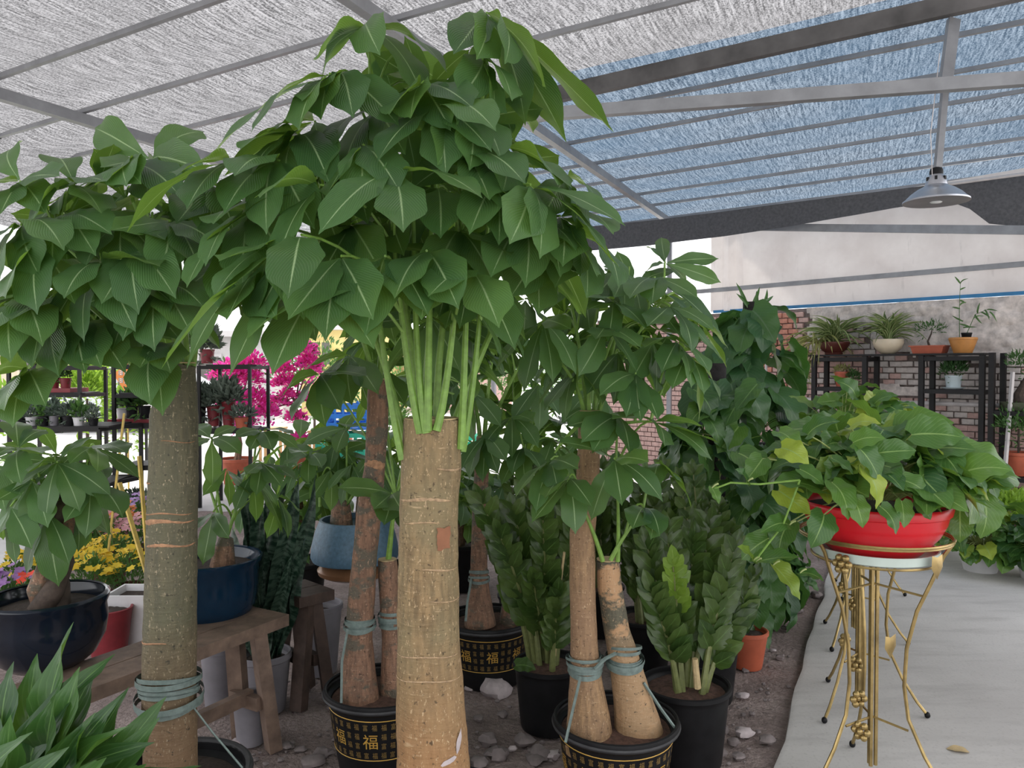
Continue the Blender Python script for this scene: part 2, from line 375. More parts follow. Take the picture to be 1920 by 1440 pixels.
    def build(s, name, mat, parent=None, smooth=True, kind=None, label=None, cat=None, group=None, loc=None):
        o0 = V((0, 0, 0)); root = parent
        if parent is not None: o0 = org(parent)
        elif loc is not None: o0 = V(loc)
        me = bpy.data.meshes.new(name); me.from_pydata([tuple(q - o0) for q in s.v], [], s.f)
        me.materials.append(mat)
        if smooth: me.shade_smooth()
        o = bpy.data.objects.new(name, me); COL.objects.link(o)
        if parent is not None:
            o.parent = parent; ORG[o] = o0
        else:
            o.location = o0; ORG[o] = o0
        if smooth:
            try: me.set_sharp_from_angle(angle=math.radians(40))
            except Exception: pass
        return tag(o, label, cat, group, kind)

# ------------------------------------------------------------------ leaves: a few meshes per kind, shared by all leaves
PROF = {
 'pachira': [(0, .05), (.07, .17), (.2, .50), (.35, .82), (.5, .98), (.62, 1), (.74, .90), (.83, .64), (.90, .33), (.95, .12), (1, .008)],
 'pothos': [(0, .34), (.05, .76), (.14, .96), (.28, 1), (.44, .97), (.60, .84), (.75, .62), (.87, .36), (.95, .14), (1, .01)],
 'zz': [(0, .1), (.08, .4), (.2, .78), (.36, .97), (.5, 1), (.66, .9), (.8, .66), (.9, .38), (1, .03)],
 'blade': [(0, .1), (.12, .2), (.26, .6), (.42, .95), (.56, 1), (.7, .85), (.82, .56), (.92, .25), (1, .01)],
 'strap': [(0, .7), (.15, .9), (.3, 1), (.45, .98), (.6, .88), (.75, .66), (.88, .38), (1, .03)],
 'sword': [(0, .6), (.2, .85), (.45, 1), (.7, .9), (.86, .6), (.95, .3), (1, .02)],
}
SHAPE = {'pachira': (.065, .05, .014), 'pothos': (.13, .16, .04), 'zz': (.05, .10, .01), 'blade': (.20, .16, .04), 'strap': (.20, .08, .0), 'sword': (.01, .14, .03)}
LM = {}
NVAR = 6
def leafmesh(kind, mat, i):
    key = (kind, mat.name, i)
    if key in LM: return LM[key]
    p0 = PROF[kind]; pr = []
    for q in range(17):          # smooth outline through the profile points
        t = q / 16; t = t + .03 * math.sin(2 * math.pi * t) * -1
        j = max(k for k in range(len(p0) - 1) if p0[k][0] <= t + 1e-9)
        (ta, wa), (tb, wb) = p0[j], p0[j + 1]; wz = p0[max(j - 1, 0)]; wy = p0[min(j + 2, len(p0) - 1)]
        f = (t - ta) / (tb - ta); ma = (wb - wz[1]) / max(tb - wz[0], 1e-3) * (tb - ta); mb_ = (wy[1] - wa) / max(wy[0] - ta, 1e-3) * (tb - ta)
        w = (2 * f ** 3 - 3 * f * f + 1) * wa + (f ** 3 - 2 * f * f + f) * ma + (-2 * f ** 3 + 3 * f * f) * wb + (f ** 3 - f * f) * mb_
        pr.append((t, max(.006, w)))
    A, Fo, W = SHAPE[kind]; r = random.Random(i * 31 + len(kind))
    arch = A * (.35 + 1.3 * i / (NVAR - 1)); fold = Fo * r.uniform(.4, 1.5); ph = r.uniform(0, 6); tw = r.uniform(-.25, .25); side = r.uniform(-.05, .05)
    us = (-1, -.55, 0, .55, 1); vs_ = []; uv = []; fs = []
    for k, (t, w) in enumerate(pr):
        bend = arch * 4 * t * (1 - t) * (1.15 - .3 * t)
        for u in us:
            wob = 1 + .06 * math.sin(ph + t * 17 + (2 if u > 0 else 0))
            x = u * w * .5 * wob + side * math.sin(math.pi * t)
            y = t; z = bend + fold * abs(u) * w * .5 + W * math.sin(t * 14 + ph + (1.7 if u > 0 else 0)) * abs(u) * (w > .3) + tw * t * u * w * .18
            if kind == 'pothos' and t < .1: y = t - .13 * abs(u) ** 1.5 * (1 - t * 5)
            vs_.append((x, y, z)); uv.append((u * .5 + .5, t))
    n = len(us)
    for k in range(len(pr) - 1):
        for j in range(n - 1):
            a = k * n + j; fs.append((a, a + 1, a + n + 1, a + n))
    me = bpy.data.meshes.new(kind + '_leaf'); me.from_pydata(vs_, [], fs); me.materials.append(mat)
    ul = me.uv_layers.new(name='UVMap')
    for p in me.polygons:
        for li in p.loop_indices: ul.data[li].uv = uv[me.loops[li].vertex_index]
    me.shade_smooth(); LM[key] = me; return me
def leaf(name, kind, mat, base, tip, up, width, parent, var=None):
    base, tip = V(base), V(tip); d = tip - base; l = d.length
    x, y, z = frame(d, up); tw = U(-.4, .4); x, z = x * math.cos(tw) + z * math.sin(tw), z * math.cos(tw) - x * math.sin(tw)
    o = bpy.data.objects.new(name, leafmesh(kind, mat, rnd.randrange(NVAR) if var is None else var)); COL.objects.link(o)
    o.parent = parent; b = base - org(parent)
    o.matrix_basis = Matrix(((x.x * width, y.x * l, z.x * l, b.x), (x.y * width, y.y * l, z.y * l, b.y), (x.z * width, y.z * l, z.z * l, b.z), (0, 0, 0, 1)))
    return o
def curve(a, b, sag, n=6, side=None):
    a, b = V(a), V(b); out = []
    for k in range(n + 1):
        t = k / n; p = a.lerp(b, t) + (side or Z) * (sag * 4 * t * (1 - t)); out.append(p)
    return out

# ------------------------------------------------------------------ money trees
def compound(root, start, hub, tips, mat, stem, W=.38, out=None, r=.0035, sag=.04, face=False, wmax=.102):
    """one palmate leaf: petiole mesh with its leaflets as sub-parts"""
    mb = MB(); mb.tube(curve(start, hub, sag), [r * 1.3, r * 1.2, r * 1.1, r, r, r * .9, r * .9], 5)
    part = mb.build('compound_leaf', stem, root)
    for t in tips:
        up = (Z + (out or V((0, 0, 0))) * .45) if not face else V((0, -1, .25))
        l = (V(t) - V(hub)).length
        b = V(hub) + (V(t) - V(hub)) * .04
        leaf('leaflet', 'pachira', mat, b, t, up, min(l * W * U(.88, 1.1), wmax), part)
    return part
def px_palm(root, start, hub, d, tips, mat, stem, LN=.24, W=.39, toward=1, axis=None, face=False):
    H = P(hub[0], hub[1], d); T = []
    for q in tips:
        sgn = toward if len(q) < 3 else q[2]
        pl = math.hypot(q[0] - hub[0], q[1] - hub[1]) * pxm(d); ln = LN * U(.92, 1.05)
        off = math.sqrt(max(0, ln * ln - pl * pl)) if pl < ln else 0
        T.append(P(q[0], q[1], d - sgn * off))
    out = H - (axis or start); out.z = 0
    if out.length > 1e-3: out.normalize()
    return compound(root, start, H, T, mat, stem, W, out, face=face)
def rand_palm(root, start, H, outv, mat, stem, LN=.23, n=6, droop=.5, W=.38):
    a = (outv * .8 + Z * .7).normalized(); x, y, z = frame(a, V((.2, .1, 1)))
    ph = U(0, 6.28); T = []
    for k in range(n):
        an = ph + 2 * math.pi * k / n + U(-.2, .2)
        d = (x * math.cos(an) + z * math.sin(an)) + a * U(.0, .35); d.z -= droop * U(.7, 1.3); d.normalize()
        T.append(H + d * LN * U(.72, 1.1))
    return compound(root, start, H, T, mat, stem, W, outv)
def trunk(root, rows, d, mat, n=28, jit=.04, name='trunk', base=None, cut=True):
    """rows: (y, x_left, x_right) read along the trunk at depth d; the last row may be given as a world point and radius"""
    pts = []; rs = []
    for k in range(len(rows) - 1):
        (y0, a0, b0), (y1, a1, b1) = rows[k], rows[k + 1]; m = max(2, int(abs(y1 - y0) / 14))
        for i in range(m):
            t = i / m; y = y0 + (y1 - y0) * t; a = a0 + (a1 - a0) * t; b = b0 + (b1 - b0) * t
            pts.append(P((a + b) / 2, y, d)); rs.append((b - a) / 2 * pxm(d) * (1 + U(-.012, .012)))
    y, a, b = rows[-1]; pts.append(P((a + b) / 2, y, d)); rs.append((b - a) / 2 * pxm(d))
    if base is not None: pts.append(V(base)); rs.append(rs[-1] * 1.02)
    mb = MB(); mb.tube(pts, rs, n, True, jit); o = mb.build(name, mat, root)
    if cut:
        MB().tube([pts[0] + Z * .001, pts[0] + Z * .004], rs[0] * .96, n, True, jit).build('cut_face', M_CUT, o)
    return o, pts, rs
def scar(trk, y, x0, x1, d, rad, h, mat=None, slope=0):
    """a worn ring round part of a trunk"""
    pass
def ring_scar(trk, c, R, h, a0, a1, mat=None):
    mb = MB(); n = 16; vs_ = []; fs = []
    for k in range(n + 1):
        a = a0 + (a1 - a0) * k / n; e = math.sin(math.pi * k / n) ** .5
        hh = h * (.25 + .75 * e) * U(.7, 1.2)
        for s in (-1, 0, 1): vs_.append(V(c) + V((math.cos(a), math.sin(a), 0)) * (R * (1.012 if s else 1.03)) + Z * (s * hh / 2 + .004 * math.sin(a * 3)))
    for k in range(n):
        for j in (0, 1): fs.append((k * 3 + j, k * 3 + 3 + j, k * 3 + 4 + j, k * 3 + 1 + j))
    return mb.add(vs_, fs).build('ring_scar', mat or M_SCAR, trk)
def tie(root, c, R, n=5, spread=.03, mat=None, name='tie'):
    mb = MB()
    for k in range(n):
        tl = U(-.30, .30); a0 = U(0, 6); z0 = U(-spread, spread)
        pts = []
        for j in range(25):
            a = a0 + 2 * math.pi * j / 24
            pts.append(V(c) + V((math.cos(a), math.sin(a), 0)) * (R * 1.03 + .002 * k) + Z * (z0 + tl * R * math.sin(a)))
        w = U(.007, .015)
        o = len(mb.v)
        for p in pts: mb.v += [p + Z * w / 2, p - Z * w / 2 + (p - V(c)).normalized() * .001]
        for j in range(24): mb.f.append((o + 2 * j, o + 2 * j + 1, o + 2 * j + 3, o + 2 * j + 2))
    return mb.build(name, mat or M_TIE, root)

# ------------------------------------------------------------------ pots
def pot(root, c, prof, mat, soil=M_SOIL, soilz=None, wall=.012, n=40, name='pot'):
    """prof: (radius, height) outside from foot to lip; the inside is added"""
    r1, z1 = prof[-1]; ins = [(max(.002, r - wall), z) for r, z in reversed(prof) if z > prof[0][1] + wall]
    mb = MB(); mb.lathe(list(prof) + [(r1 - wall * .5, z1 + wall * .3)] + ins + [(.001, prof[0][1] + wall)], c, n)
    o = mb.build(name, mat, root)
    if soil:
        sz = soilz if soilz is not None else z1 - .02
        rr = 0
        for (ra, za), (rb, zb) in zip(prof[:-1], prof[1:]):
            if za <= sz <= zb and zb > za: rr = ra + (rb - ra) * (sz - za) / (zb - za)
        rr = (rr or r1) - wall * .9
        sm = MB(); sm.lathe([(rr, sz), (rr * .75, sz + .006), (rr * .4, sz + .012), (.001, sz + .010)], c, 24)
        for v in sm.v: v.z += .006 * mnoise.noise(v * 60)
        sm.build('soil', soil, root)
    return o
FUMESH = {}
def glyph(ch):
    if ch in FUMESH: return FUMESH[ch]
    cu = bpy.data.curves.new('glyph', 'FONT'); cu.body = ch; cu.resolution_u = 1; cu.align_x = 'CENTER'; cu.align_y = 'CENTER'
    o = bpy.data.objects.new('glyph', cu); COL.objects.link(o)
    me = bpy.data.meshes.new_from_object(o.evaluated_get(bpy.context.evaluated_depsgraph_get()))
    vs_ = [v.co.copy() for v in me.vertices]; fs = [tuple(p.vertices) for p in me.polygons]
    bpy.data.objects.remove(o); bpy.data.curves.remove(cu); bpy.data.meshes.remove(me)
    xs = [v.x for v in vs_]; ys = [v.y for v in vs_]
    if not xs: FUMESH[ch] = ([], []); return FUMESH[ch]
    cx, cy = (min(xs) + max(xs)) / 2, (min(ys) + max(ys)) / 2; sc = 1 / max(max(ys) - min(ys), .01)
    FUMESH[ch] = ([V(((v.x - cx) * sc, (v.y - cy) * sc, 0)) for v in vs_], fs); return FUMESH[ch]
FUPROF = [(.135, 0), (.142, .01), (.152, .07), (.166, .16), (.174, .225), (.178, .24), (.188, .243), (.193, .25), (.195, .262), (.192, .272)]
def fu_r(z):
    for (ra, za), (rb, zb) in zip(FUPROF[:-1], FUPROF[1:]):
        if za <= z <= zb: return ra + (rb - ra) * (z - za) / max(1e-6, zb - za)
FUCACHE = {}
def fu_pot(root, c, rz=0.0):
    pot(root, c, FUPROF, M_BLACKP, M_SOILR, .235, .010, 48)
    c = V(c)
    mb = MB(); mb.torus(c + Z * .256, .190, .0075, 48, 8); mb.build('rim', M_BLACKR, root)
    for z in (.088, .222):
        mb = MB(); mb.torus(c + Z * z, fu_r(z) + .0005, .0016, 48, 5); mb.build('gold_line', M_GOLD, root)
    mb = MB()
    def put(ch, a, z, h, sx=1.):
        vs_, fs = glyph(ch)
        out = []
        for v in vs_:
            zz = z + v.y * h; R = fu_r(zz) + .0012; an = a + v.x * h * sx / R
            out.append(c + V((math.cos(an) * R, math.sin(an) * R, zz)))
        mb.add(out, fs)
    cols = 36
    for k in range(cols):
        a = rz + 2 * math.pi * k / cols
        big = k % 4 in (0, 1)
        for j, z in enumerate((.106, .138, .170, .202)):
            if big and j in (1, 2): continue
            put('福' if (k + j) % 3 else '富', a, z, .021, .78)
    mb.build('small_lettering', M_GOLDD, root, smooth=False, kind='stuff')
    for k in range(9):
        mb = MB(); put('福', rz + 2 * math.pi * (k * 4 + .5) / cols, .154, .050, .95); mb.build('gold_character', M_GOLD, root, smooth=False)

# ------------------------------------------------------------------ other plants
def zz_plant(root, base, stems, mat, young=None, n=11, ll=.075, stemmat=M_STEMZ, r=.0085):
    """stems: world tip points; leaflets in two ranks up each stem"""
    for i, tp in enumerate(stems):
        b = V(base[i]) if isinstance(base, list) else V(base) + V((U(-.06, .06), U(-.05, .05), 0))
        tp = V(tp); h = (tp - b).length
        pts = []; side = V((tp.x - b.x, tp.y - b.y, 0)) * -.12
        for k in range(9):
            t = k / 8; pts.append(b.lerp(tp, t) + side * math.sin(math.pi * t))
        rs = [r * (1.5 - 1.2 * k / 8) for k in range(9)]
        st = MB().tube(pts, rs, 7).build('stalk', stemmat, root)
        m = young if (young and i in young[1]) else mat
        mm = young[0] if (young and i in young[1]) else mat
        lat = V((1, 0, 0)) + V((0, U(-.8, .8), 0)); lat.normalize()
        for k in range(n):
            t = .32 + .68 * k / (n - 1); q = t * 8; k0 = min(7, int(q)); p = pts[k0].lerp(pts[k0 + 1], q - k0)
            ax = (pts[k0 + 1] - pts[k0]).normalized()
            for s in (-1, 1):
                d = ax * U(.75, 1.0) + lat * s * U(.55, .85) + V((0, -U(.0, .35), 0)); d.normalize()
                l = ll * U(.85, 1.1) * (1 - .35 * (k / n) ** 3)
                leaf('leaflet', 'zz', mm if t > .62 else mat, p, p + d * l * (.8 if mm is not mat and t > .62 else 1), V((0, -1, .35)), l * .55, st)
            if k == n - 1: leaf('leaflet', 'zz', mm, p, p + ax * ll * .8, V((0, -1, .3)), ll * .38, st)
def pothos_leaf(root, b, hub, tip, mat, W=.8, up=None):
    pt = MB().tube(curve(b, hub, min(.02, .12 * (V(hub) - V(b)).length), 5), [.0035, .003, .003, .0028, .0025, .002], 5).build('leaf_stalk', M_STEMP if mat is M_POTH else M_STEM, root)
    l = (V(tip) - V(hub)).length
    leaf('leaf', 'pothos', mat, hub, tip, up or (Z + V((0, -.5, 0))), l * W * U(.9, 1.05), pt)
def pothos_dome(root, c, rx, ry, h, n, mat=M_POTH, ll=.115, low=-.1, seed=1, front=False, hang=1.):
    c = V(c); r = random.Random(seed)
    for k in range(n):
        a = r.uniform(0, 2 * math.pi)
        if front and math.sin(a) > .35 and r.random() < .6: a = -a
        e = r.uniform(low, 1); e = e if e > 0 else e * 1.0
        q = math.sqrt(max(0, 1 - e * e)) if e > 0 else 1 - .15 * e
        rr = r.uniform(.78, 1.03); o = V((math.cos(a), math.sin(a), 0))
        hub = c + V((o.x * rx * q * rr, o.y * ry * q * rr, h * e * rr))
        d = o * (1.0 - .5 * max(0, e)) + V((r.uniform(-.9, .9), r.uniform(-.7, .5), 0)) + Z * (r.uniform(-.75, .35) if e > .25 else r.uniform(-1.3, -.3) * hang); d.normalize()
        l = ll * r.uniform(.75, 1.2)
        b = c + V((o.x * rx * .25, o.y * ry * .25, 0))
        pothos_leaf(root, b, hub, hub + d * l, mat, .88, Z + o * .7 + V((r.uniform(-.6, .6), -.3, 0)))
def spray(root, c, n, ln, mat, seed, lift=(.2, 1.3), droop=.5, w=.016, name='blade', R=0.03, clip=False):
    """arching strap leaves from one crown; each blade is its own part"""
    r = random.Random(seed); c = V(c)
    for k in range(n):
        a = r.uniform(0, 2 * math.pi); e = r.uniform(*lift); l = ln * r.uniform(.6, 1.1)
        o = V((math.cos(a), math.sin(a), 0)); b = c + o * R * r.random()
        d = (o + Z * e).normalized(); tip = b + d * l - Z * droop * l * r.uniform(.5, 1)
        if clip:
            over = .05 - (tip - WA).dot(WN)
            if over > 0: tip = tip + WN * over * 1.3
        leaf(name, 'strap', mat, b, tip, Z + o * .2, w * r.uniform(.8, 1.2), root, var=r.randrange(2, NVAR))
def tuft(mb, c, rx, rz, n, l, w, seed, up=.5):
    """many small leaves in a rounded mass (too small to pick apart singly)"""
    r = random.Random(seed); c = V(c)
    for k in range(n):
        d = V((r.gauss(0, 1), r.gauss(0, 1), r.gauss(0, 1))); d.normalize(); d.z = abs(d.z) if r.random() < .8 else d.z
        p = c + V((d.x * rx, d.y * rx, d.z * rz)) * r.uniform(.45, 1)
        t = (d + V((r.uniform(-.8, .8), r.uniform(-.8, .8), r.uniform(-.4, .8) + up))).normalized()
        mb.quadleaf(p, p + t * l * r.uniform(.7, 1.3), Z + V((r.uniform(-1, 1), r.uniform(-1, 0.3), 0)), w * r.uniform(.7, 1.2))
    return mb
# ------------------------------------------------------------------ the setting
# ground: bare earth under the plants, concrete path on the right, pale yard outside
def sheet(x0, x1, y0, y1, nx, ny, zf):
    mb = MB(); vs_ = [V((x0 + (x1 - x0) * i / nx, y0 + (y1 - y0) * j / ny, 0)) for j in range(ny + 1) for i in range(nx + 1)]
    for v in vs_: v.z = zf(v)
    return mb.add(vs_, [(j * (nx + 1) + i, j * (nx + 1) + i + 1, (j + 1) * (nx + 1) + i + 1, (j + 1) * (nx + 1) + i) for j in range(ny) for i in range(nx)])
sheet(-40, 40, -12, 70, 8, 8, lambda v: -.045).build('floor_yard', M_ROAD, kind='structure')
sheet(-3.4, 3.6, -3, 7.2, 150, 220, lambda v: -.008 + .012 * mnoise.noise(v * 2.3) * (abs(v.y) < 40) + .006 * mnoise.noise(v * 11)).build('floor_earth', M_DIRT, kind='structure')
PZ = .025
edge = []
E0 = V((.885, 2.57, 0)); ED = V((.436, .90, 0))
for k in range(101):
    t = -4.5 + 12.0 * k / 100; p = E0 + ED * t + V((.9, -.436, 0)) * (.022 * mnoise.noise(V((t * 2.1, 5, 0))) + .008 * mnoise.noise(V((t * 14, 1, 0)))); edge.append(p)
mb = MB(); vs_ = []; fs = []
for p in edge:
    vs_ += [V((p.x - .012, p.y, -.03)), V((p.x, p.y, PZ - .006)), V((p.x + .02, p.y, PZ)), V((9, p.y, PZ))]
for k in range(100):
    for j in range(3): fs.append((k * 4 + j, k * 4 + j + 1, k * 4 + j + 5, k * 4 + j + 4))
mb.add(vs_, fs).build('floor_path', M_CONC, kind='structure')

# roof plane: rafters run away from us, purlins across
RO = P(1255, 410, 9.6); RA = ray(1612, 665).normalized(); RB = (-ray(-1900, 816)).normalized(); RN = RB.cross(RA).normalized()
RN = RN if RN.z > 0 else -RN
def rab(x, y):
    p = onplane(x, y, RO, RN) - RO; g = RA.dot(RB); a, b = p.dot(RA), p.dot(RB); k = 1 - g * g
    return (a - g * b) / k, (b - g * a) / k
def RP(a, b, dz=0): return RO + RA * a + RB * b + RN * dz
DARK_A = rab(1420, 82)[0]
PURL = sorted([rab(200, 80)[0], rab(400, 143)[0], rab(1165, 38)[0], rab(1600, 112)[0], rab(1500, 194)[0], rab(1500, 246)[0], rab(1500, 289)[0], rab(1500, 324)[0], rab(1500, 350)[0]])
PURL += [PURL[0] - .62 * k for k in range(1, 5)]
LRAFT = rab(200, 228)[1]
B0, B1 = LRAFT - 2.1, 4.7; A0 = PURL[-1] - .4
def net(a0, a1, b0, b1, mat, name):
    na = max(4, int((a1 - a0) / .16)); nb = max(4, int((b1 - b0) / .3)); mb = MB(); uv = []
    vs_ = []
    for i in range(na + 1):
        for j in range(nb + 1):
            a = a0 + (a1 - a0) * i / na; b = b0 + (b1 - b0) * j / nb
            near = min(abs(a - q) for q in PURL + [0, DARK_A])
            sag = -.03 * min(1, near / .3) + .02 * mnoise.noise(V((a * 1.3, b * .9, 0)))
            if b < LRAFT - .6: sag -= .25 * (LRAFT - .6 - b) ** 1.3 + .06 * mnoise.noise(V((a * 2.4, b * 2, 4)))
            vs_.append(RP(a, b, .075 + sag)); uv.append((a, b))
    fs = [(i * (nb + 1) + j, i * (nb + 1) + j + 1, (i + 1) * (nb + 1) + j + 1, (i + 1) * (nb + 1) + j) for i in range(na) for j in range(nb)]
    o = mb.add(vs_, fs).build(name, mat, kind='structure'); me = o.data; ul = me.uv_layers.new(name='UVMap')
    for p in me.polygons:
        for li in p.loop_indices: ul.data[li].uv = uv[me.loops[li].vertex_index]
    return o
ceil_ = net(A0, DARK_A, B0, B1, M_NET, 'ceiling')
ceil_b = net(DARK_A, .35, B0, B1, M_NETB, 'ceiling_blue')
for a in PURL:
    par = ceil_ if a < DARK_A else ceil_b
    w = .027
    MB().bar(RP(a, B0, .02), RP(a, B1, .02), w, w, RN).build('purlin', M_STEEL, par, smooth=False)
for b in (LRAFT, 0.0):
    MB().bar(RP(A0, b, -.035), RP(0.05, b, -.035), .052, .068, RN).build('rafter', M_STEEL, ceil_, smooth=False)
da, db = rab(1060, 165), rab(1780, 0); ds = (db[0] - da[0]) / (db[1] - da[1])
MB().bar(RP(da[0] - ds * .35, da[1] - .35, -.03), RP(da[0] + ds * 5, da[1] + 5, -.03), .05, .098, RN).build('beam', M_STEELB, ceil_, smooth=False)
MB().bar(RP(.02, B0, .0), RP(.02, B1, .0), .05, .06, RN).build('eaves_beam', M_STEEL, ceil_b, smooth=False)
for a, b in ((0.02, 0.0), (0.0, LRAFT), (-8.5, LRAFT), (-8.0, 4.6)):      # posts that carry the roof
    t = RP(a, b, -.07)
    MB().box((t.x, t.y, t.z / 2 - .02), (.055, .055, t.z + .04), math.radians(-25)).build('roof_post', M_STEEL, ceil_, smooth=False)
# truss tie with the hanger for the lamp
MB().bar(P(880, 225, 4.32), P(2300, 120, 3.45), .05, .062).build('trim_1', M_STEEL, kind='structure', smooth=False)
# side wall: brick below, white tarp above, blue hem between
WA = V((2.95, 9.218, 0)); WD = V((.667, -.745, 0)).normalized(); WN = V((-.745, -.667, 0)).normalized()
def wallpt(x, off=0., z=None, y=None):
    o = WA + WN * off; r = ray(x, y if y is not None else 687); t = (o - C0).dot(WN) / r.dot(WN); p = C0 + r * t
    if z is not None: p.z = z
    return p
def wu(p): return (V(p) - WA).dot(WD)
def wpt(u, z, off=0.): return WA + WD * u + WN * off + Z * z
WM = Matrix((( WD.x, -WN.x, 0), (WD.y, -WN.y, 0), (0, 0, 1)))       # local x along the wall, y into it
UL, UR = -2.6, 5.2
wall = MB().box(wpt((UL + UR) / 2, 1.0, -.14), (UR - UL, .24, 2.02), M=WM).build('wall_right', M_MORTAR, kind='structure', smooth=False)
BL, BH, BP, CP = .115, .052, .126, .0628
def brickmesh(mat, i):
    r = random.Random(i + 5); mb = MB(); a, b, h = BL / 2, .03, BH / 2; j = lambda s: r.uniform(-s, s)
    pts = [V((x * a + j(.004), y, z * h + j(.003))) for y in (0, -b) for x, z in ((-1, -1), (1, -1), (1, 1), (-1, 1))]
    fr = [V((p.x * .94, -b - .004 + j(.002), p.z * .9)) for p in pts[4:]]
    mb.add(pts + fr, [(0, 1, 5, 4), (1, 2, 6, 5), (2, 3, 7, 6), (3, 0, 4, 7), (4, 5, 9, 8), (5, 6, 10, 9), (6, 7, 11, 10), (7, 4, 8, 11), (8, 9, 10, 11)])
    me = bpy.data.meshes.new('brick'); me.from_pydata([tuple(v) for v in mb.v], [], mb.f); me.materials.append(mat); return me
BMESH = {m.name: [brickmesh(m, i) for i in range(4)] for m in (M_BRICK, M_BRICKP, M_BRICKG)}
PU0 = wu(wallpt(1497))
def plastered(u, z):
    nz = .10 * mnoise.noise(V((u * 3.1, z * 3.7, 1))) + .06 * mnoise.noise(V((u * 9, z * 9, 3)))
    if u < PU0 + nz + .12: return False
    if z > 1.50 + nz - .18 * max(0, min(1, u - 1.6)) + (.22 if .85 < u < 1.3 else 0): return True
    return wu(wallpt(1640)) < u + nz < wu(wallpt(1722)) and 1.02 + nz < z < 1.2 + nz
cells = []
for k in range(int(2.0 / CP)):
    z = .03 + CP * k + BH / 2
    for i in range(int((UR - UL) / BP)):
        u = UL + BP * (i + .5 + .5 * (k % 2)) + U(-.006, .006)
        if u > UR - .06 or plastered(u, z): continue
        p = wpt(u, z); dv = (p - C0); px_ = 960 + FPX * dv.x / dv.y
        cells.append((0 if (1428 < px_ < 1925 and z > .75 and not (1560 < px_ < 1735 and z < 1.0)) else 1, p.y, u, z))
cells.sort()
rest = MB()
for q, (far, _, u, z) in enumerate(cells):
    g = mnoise.noise(V((u * 2.2, z * 3, 8))) + (u - PU0) * 1.1
    mat = M_BRICK if g < -.05 else (M_BRICKP if g < .9 + U(-.7, .7) else M_BRICKG)
    if z < .95 and u > PU0: mat = M_BRICKG if U(0, 1) < .7 else M_BRICKP
    if q < 300:
        o = bpy.data.objects.new('brick', rnd.choice(BMESH[mat.name])); COL.objects.link(o); o.parent = wall
        p = wpt(u, z, -.022 + U(-.004, .007))
        o.matrix_basis = Matrix.Translation(p) @ WM.to_4x4() @ Matrix.Rotation(U(-.02, .02), 4, 'Y')
    else:
        rest.box(wpt(u, z, -.005), (BL, .034, BH), M=WM)
rest.build('brickwork', M_BRICKP, wall, smooth=False, kind='stuff')
# rough plaster over the upper brickwork
mb = MB(); st = .03; nu = int((UR - PU0 + .3) / st); nz_ = int(2.03 / st); idx = {}
for i in range(nu + 1):
    for j in range(nz_ + 1):
        u, z = PU0 - .1 + i * st, j * st
        if plastered(u, z):
            idx[(i, j)] = len(mb.v)
            mb.v.append(wpt(u, min(z, 2.02), .026 + .030 * mnoise.noise(V((u * 7, z * 9, 2))) + .022 * mnoise.noise(V((u * 19, z * 25, 4)))))
for (i, j) in list(idx):
    q = [(i, j), (i + 1, j), (i + 1, j + 1), (i, j + 1)]
    if all(k in idx for k in q): mb.f.append(tuple(idx[k] for k in q))
mb.build('plaster', M_PLAST, wall)
MB().bar(wpt(wu(wallpt(1340)), 2.03, .03), wpt(UR, 2.03, .03), .02, .035).build('hem', M_BLUEH, wall, smooth=False)
# white tarp
def tarpmat():
    m, nt, b = nmat('white_tarp_sheet')
    f = noise_n(nt, 2.2, 5, coords(nt)); g = noise_n(nt, 1, 5, coords(nt, (9, 9, 2)))
    col = mix_c(nt, ramp(nt, f, [(.3, 0.), (.7, 1.)]), (.60, .55, .53), (.74, .70, .68))
    col = mix_c(nt, ramp(nt, g, [(.62, 0.), (.72, .35)]), col, (.36, .33, .33))
    L(nt, col, b.inputs['Base Color']); b.inputs['Roughness'].default_value = .6; bump(nt, b, f, .3, .03)
    tr = N(nt, 'ShaderNodeBsdfTranslucent'); L(nt, col, tr.inputs[0]); mx = N(nt, 'ShaderNodeMixShader'); mx.inputs[0].default_value = .3
    L(nt, b.outputs[0], mx.inputs[1]); L(nt, tr.outputs[0], mx.inputs[2]); L(nt, mx.outputs[0], nt.nodes['Material Output'].inputs[0]); return m
M_TSHEET = tarpmat()
u0 = wu(wallpt(1335)); mb = MB(); nu, nz_ = 90, 16
for j in range(nz_ + 1):
    for i in range(nu + 1):
        u = u0 + (UR - u0) * i / nu; z = 2.03 + 1.15 * j / nz_
        fold = .05 * math.exp(-((u - u0 - .25) / .25) ** 2) * math.sin(u * 26) + .015 * mnoise.noise(V((u * 2, z * 2, 0)))
        mb.v.append(wpt(u, z, .02 + fold + .03 * mnoise.noise(V((u * .8, z, 5)))))
mb.f = [(j * (nu + 1) + i, j * (nu + 1) + i + 1, (j + 1) * (nu + 1) + i + 1, (j + 1) * (nu + 1) + i) for j in range(nz_) for i in range(nu)]
mb.build('wall_tarp', M_TSHEET, kind='structure')
# rails in front of the tarp
MB().bar(wpt(wu(wallpt(1240)), 2.29, .10), wpt(UR, 2.29, .10), .035, .05).build('trim_2', M_STEEL, kind='structure', smooth=False)
MB().bar(P(1245, 424, 9.35), P(2050, 433, 6.2), .035, .075).build('trim_3', M_STEEL, kind='structure', smooth=False)
MB().tube([P(1050, 440, 9.3), P(1260, 414, 9.0), P(1480, 386, 8.2), P(1700, 356, 7.3), P(1980, 318, 6.4)], .014, 8).build('trim_4', M_PVC, kind='structure')
MB().tube([P(1436, 575, 8.9), P(1437, 745, 8.9)], .014, 8).build('trim_5', M_PVC, kind='structure')
MB().tube([wpt(wu(wallpt(1440)), .98, .05), wpt(UR, .98, .05)], .022, 8).build('trim_6', M_PVC, kind='structure')
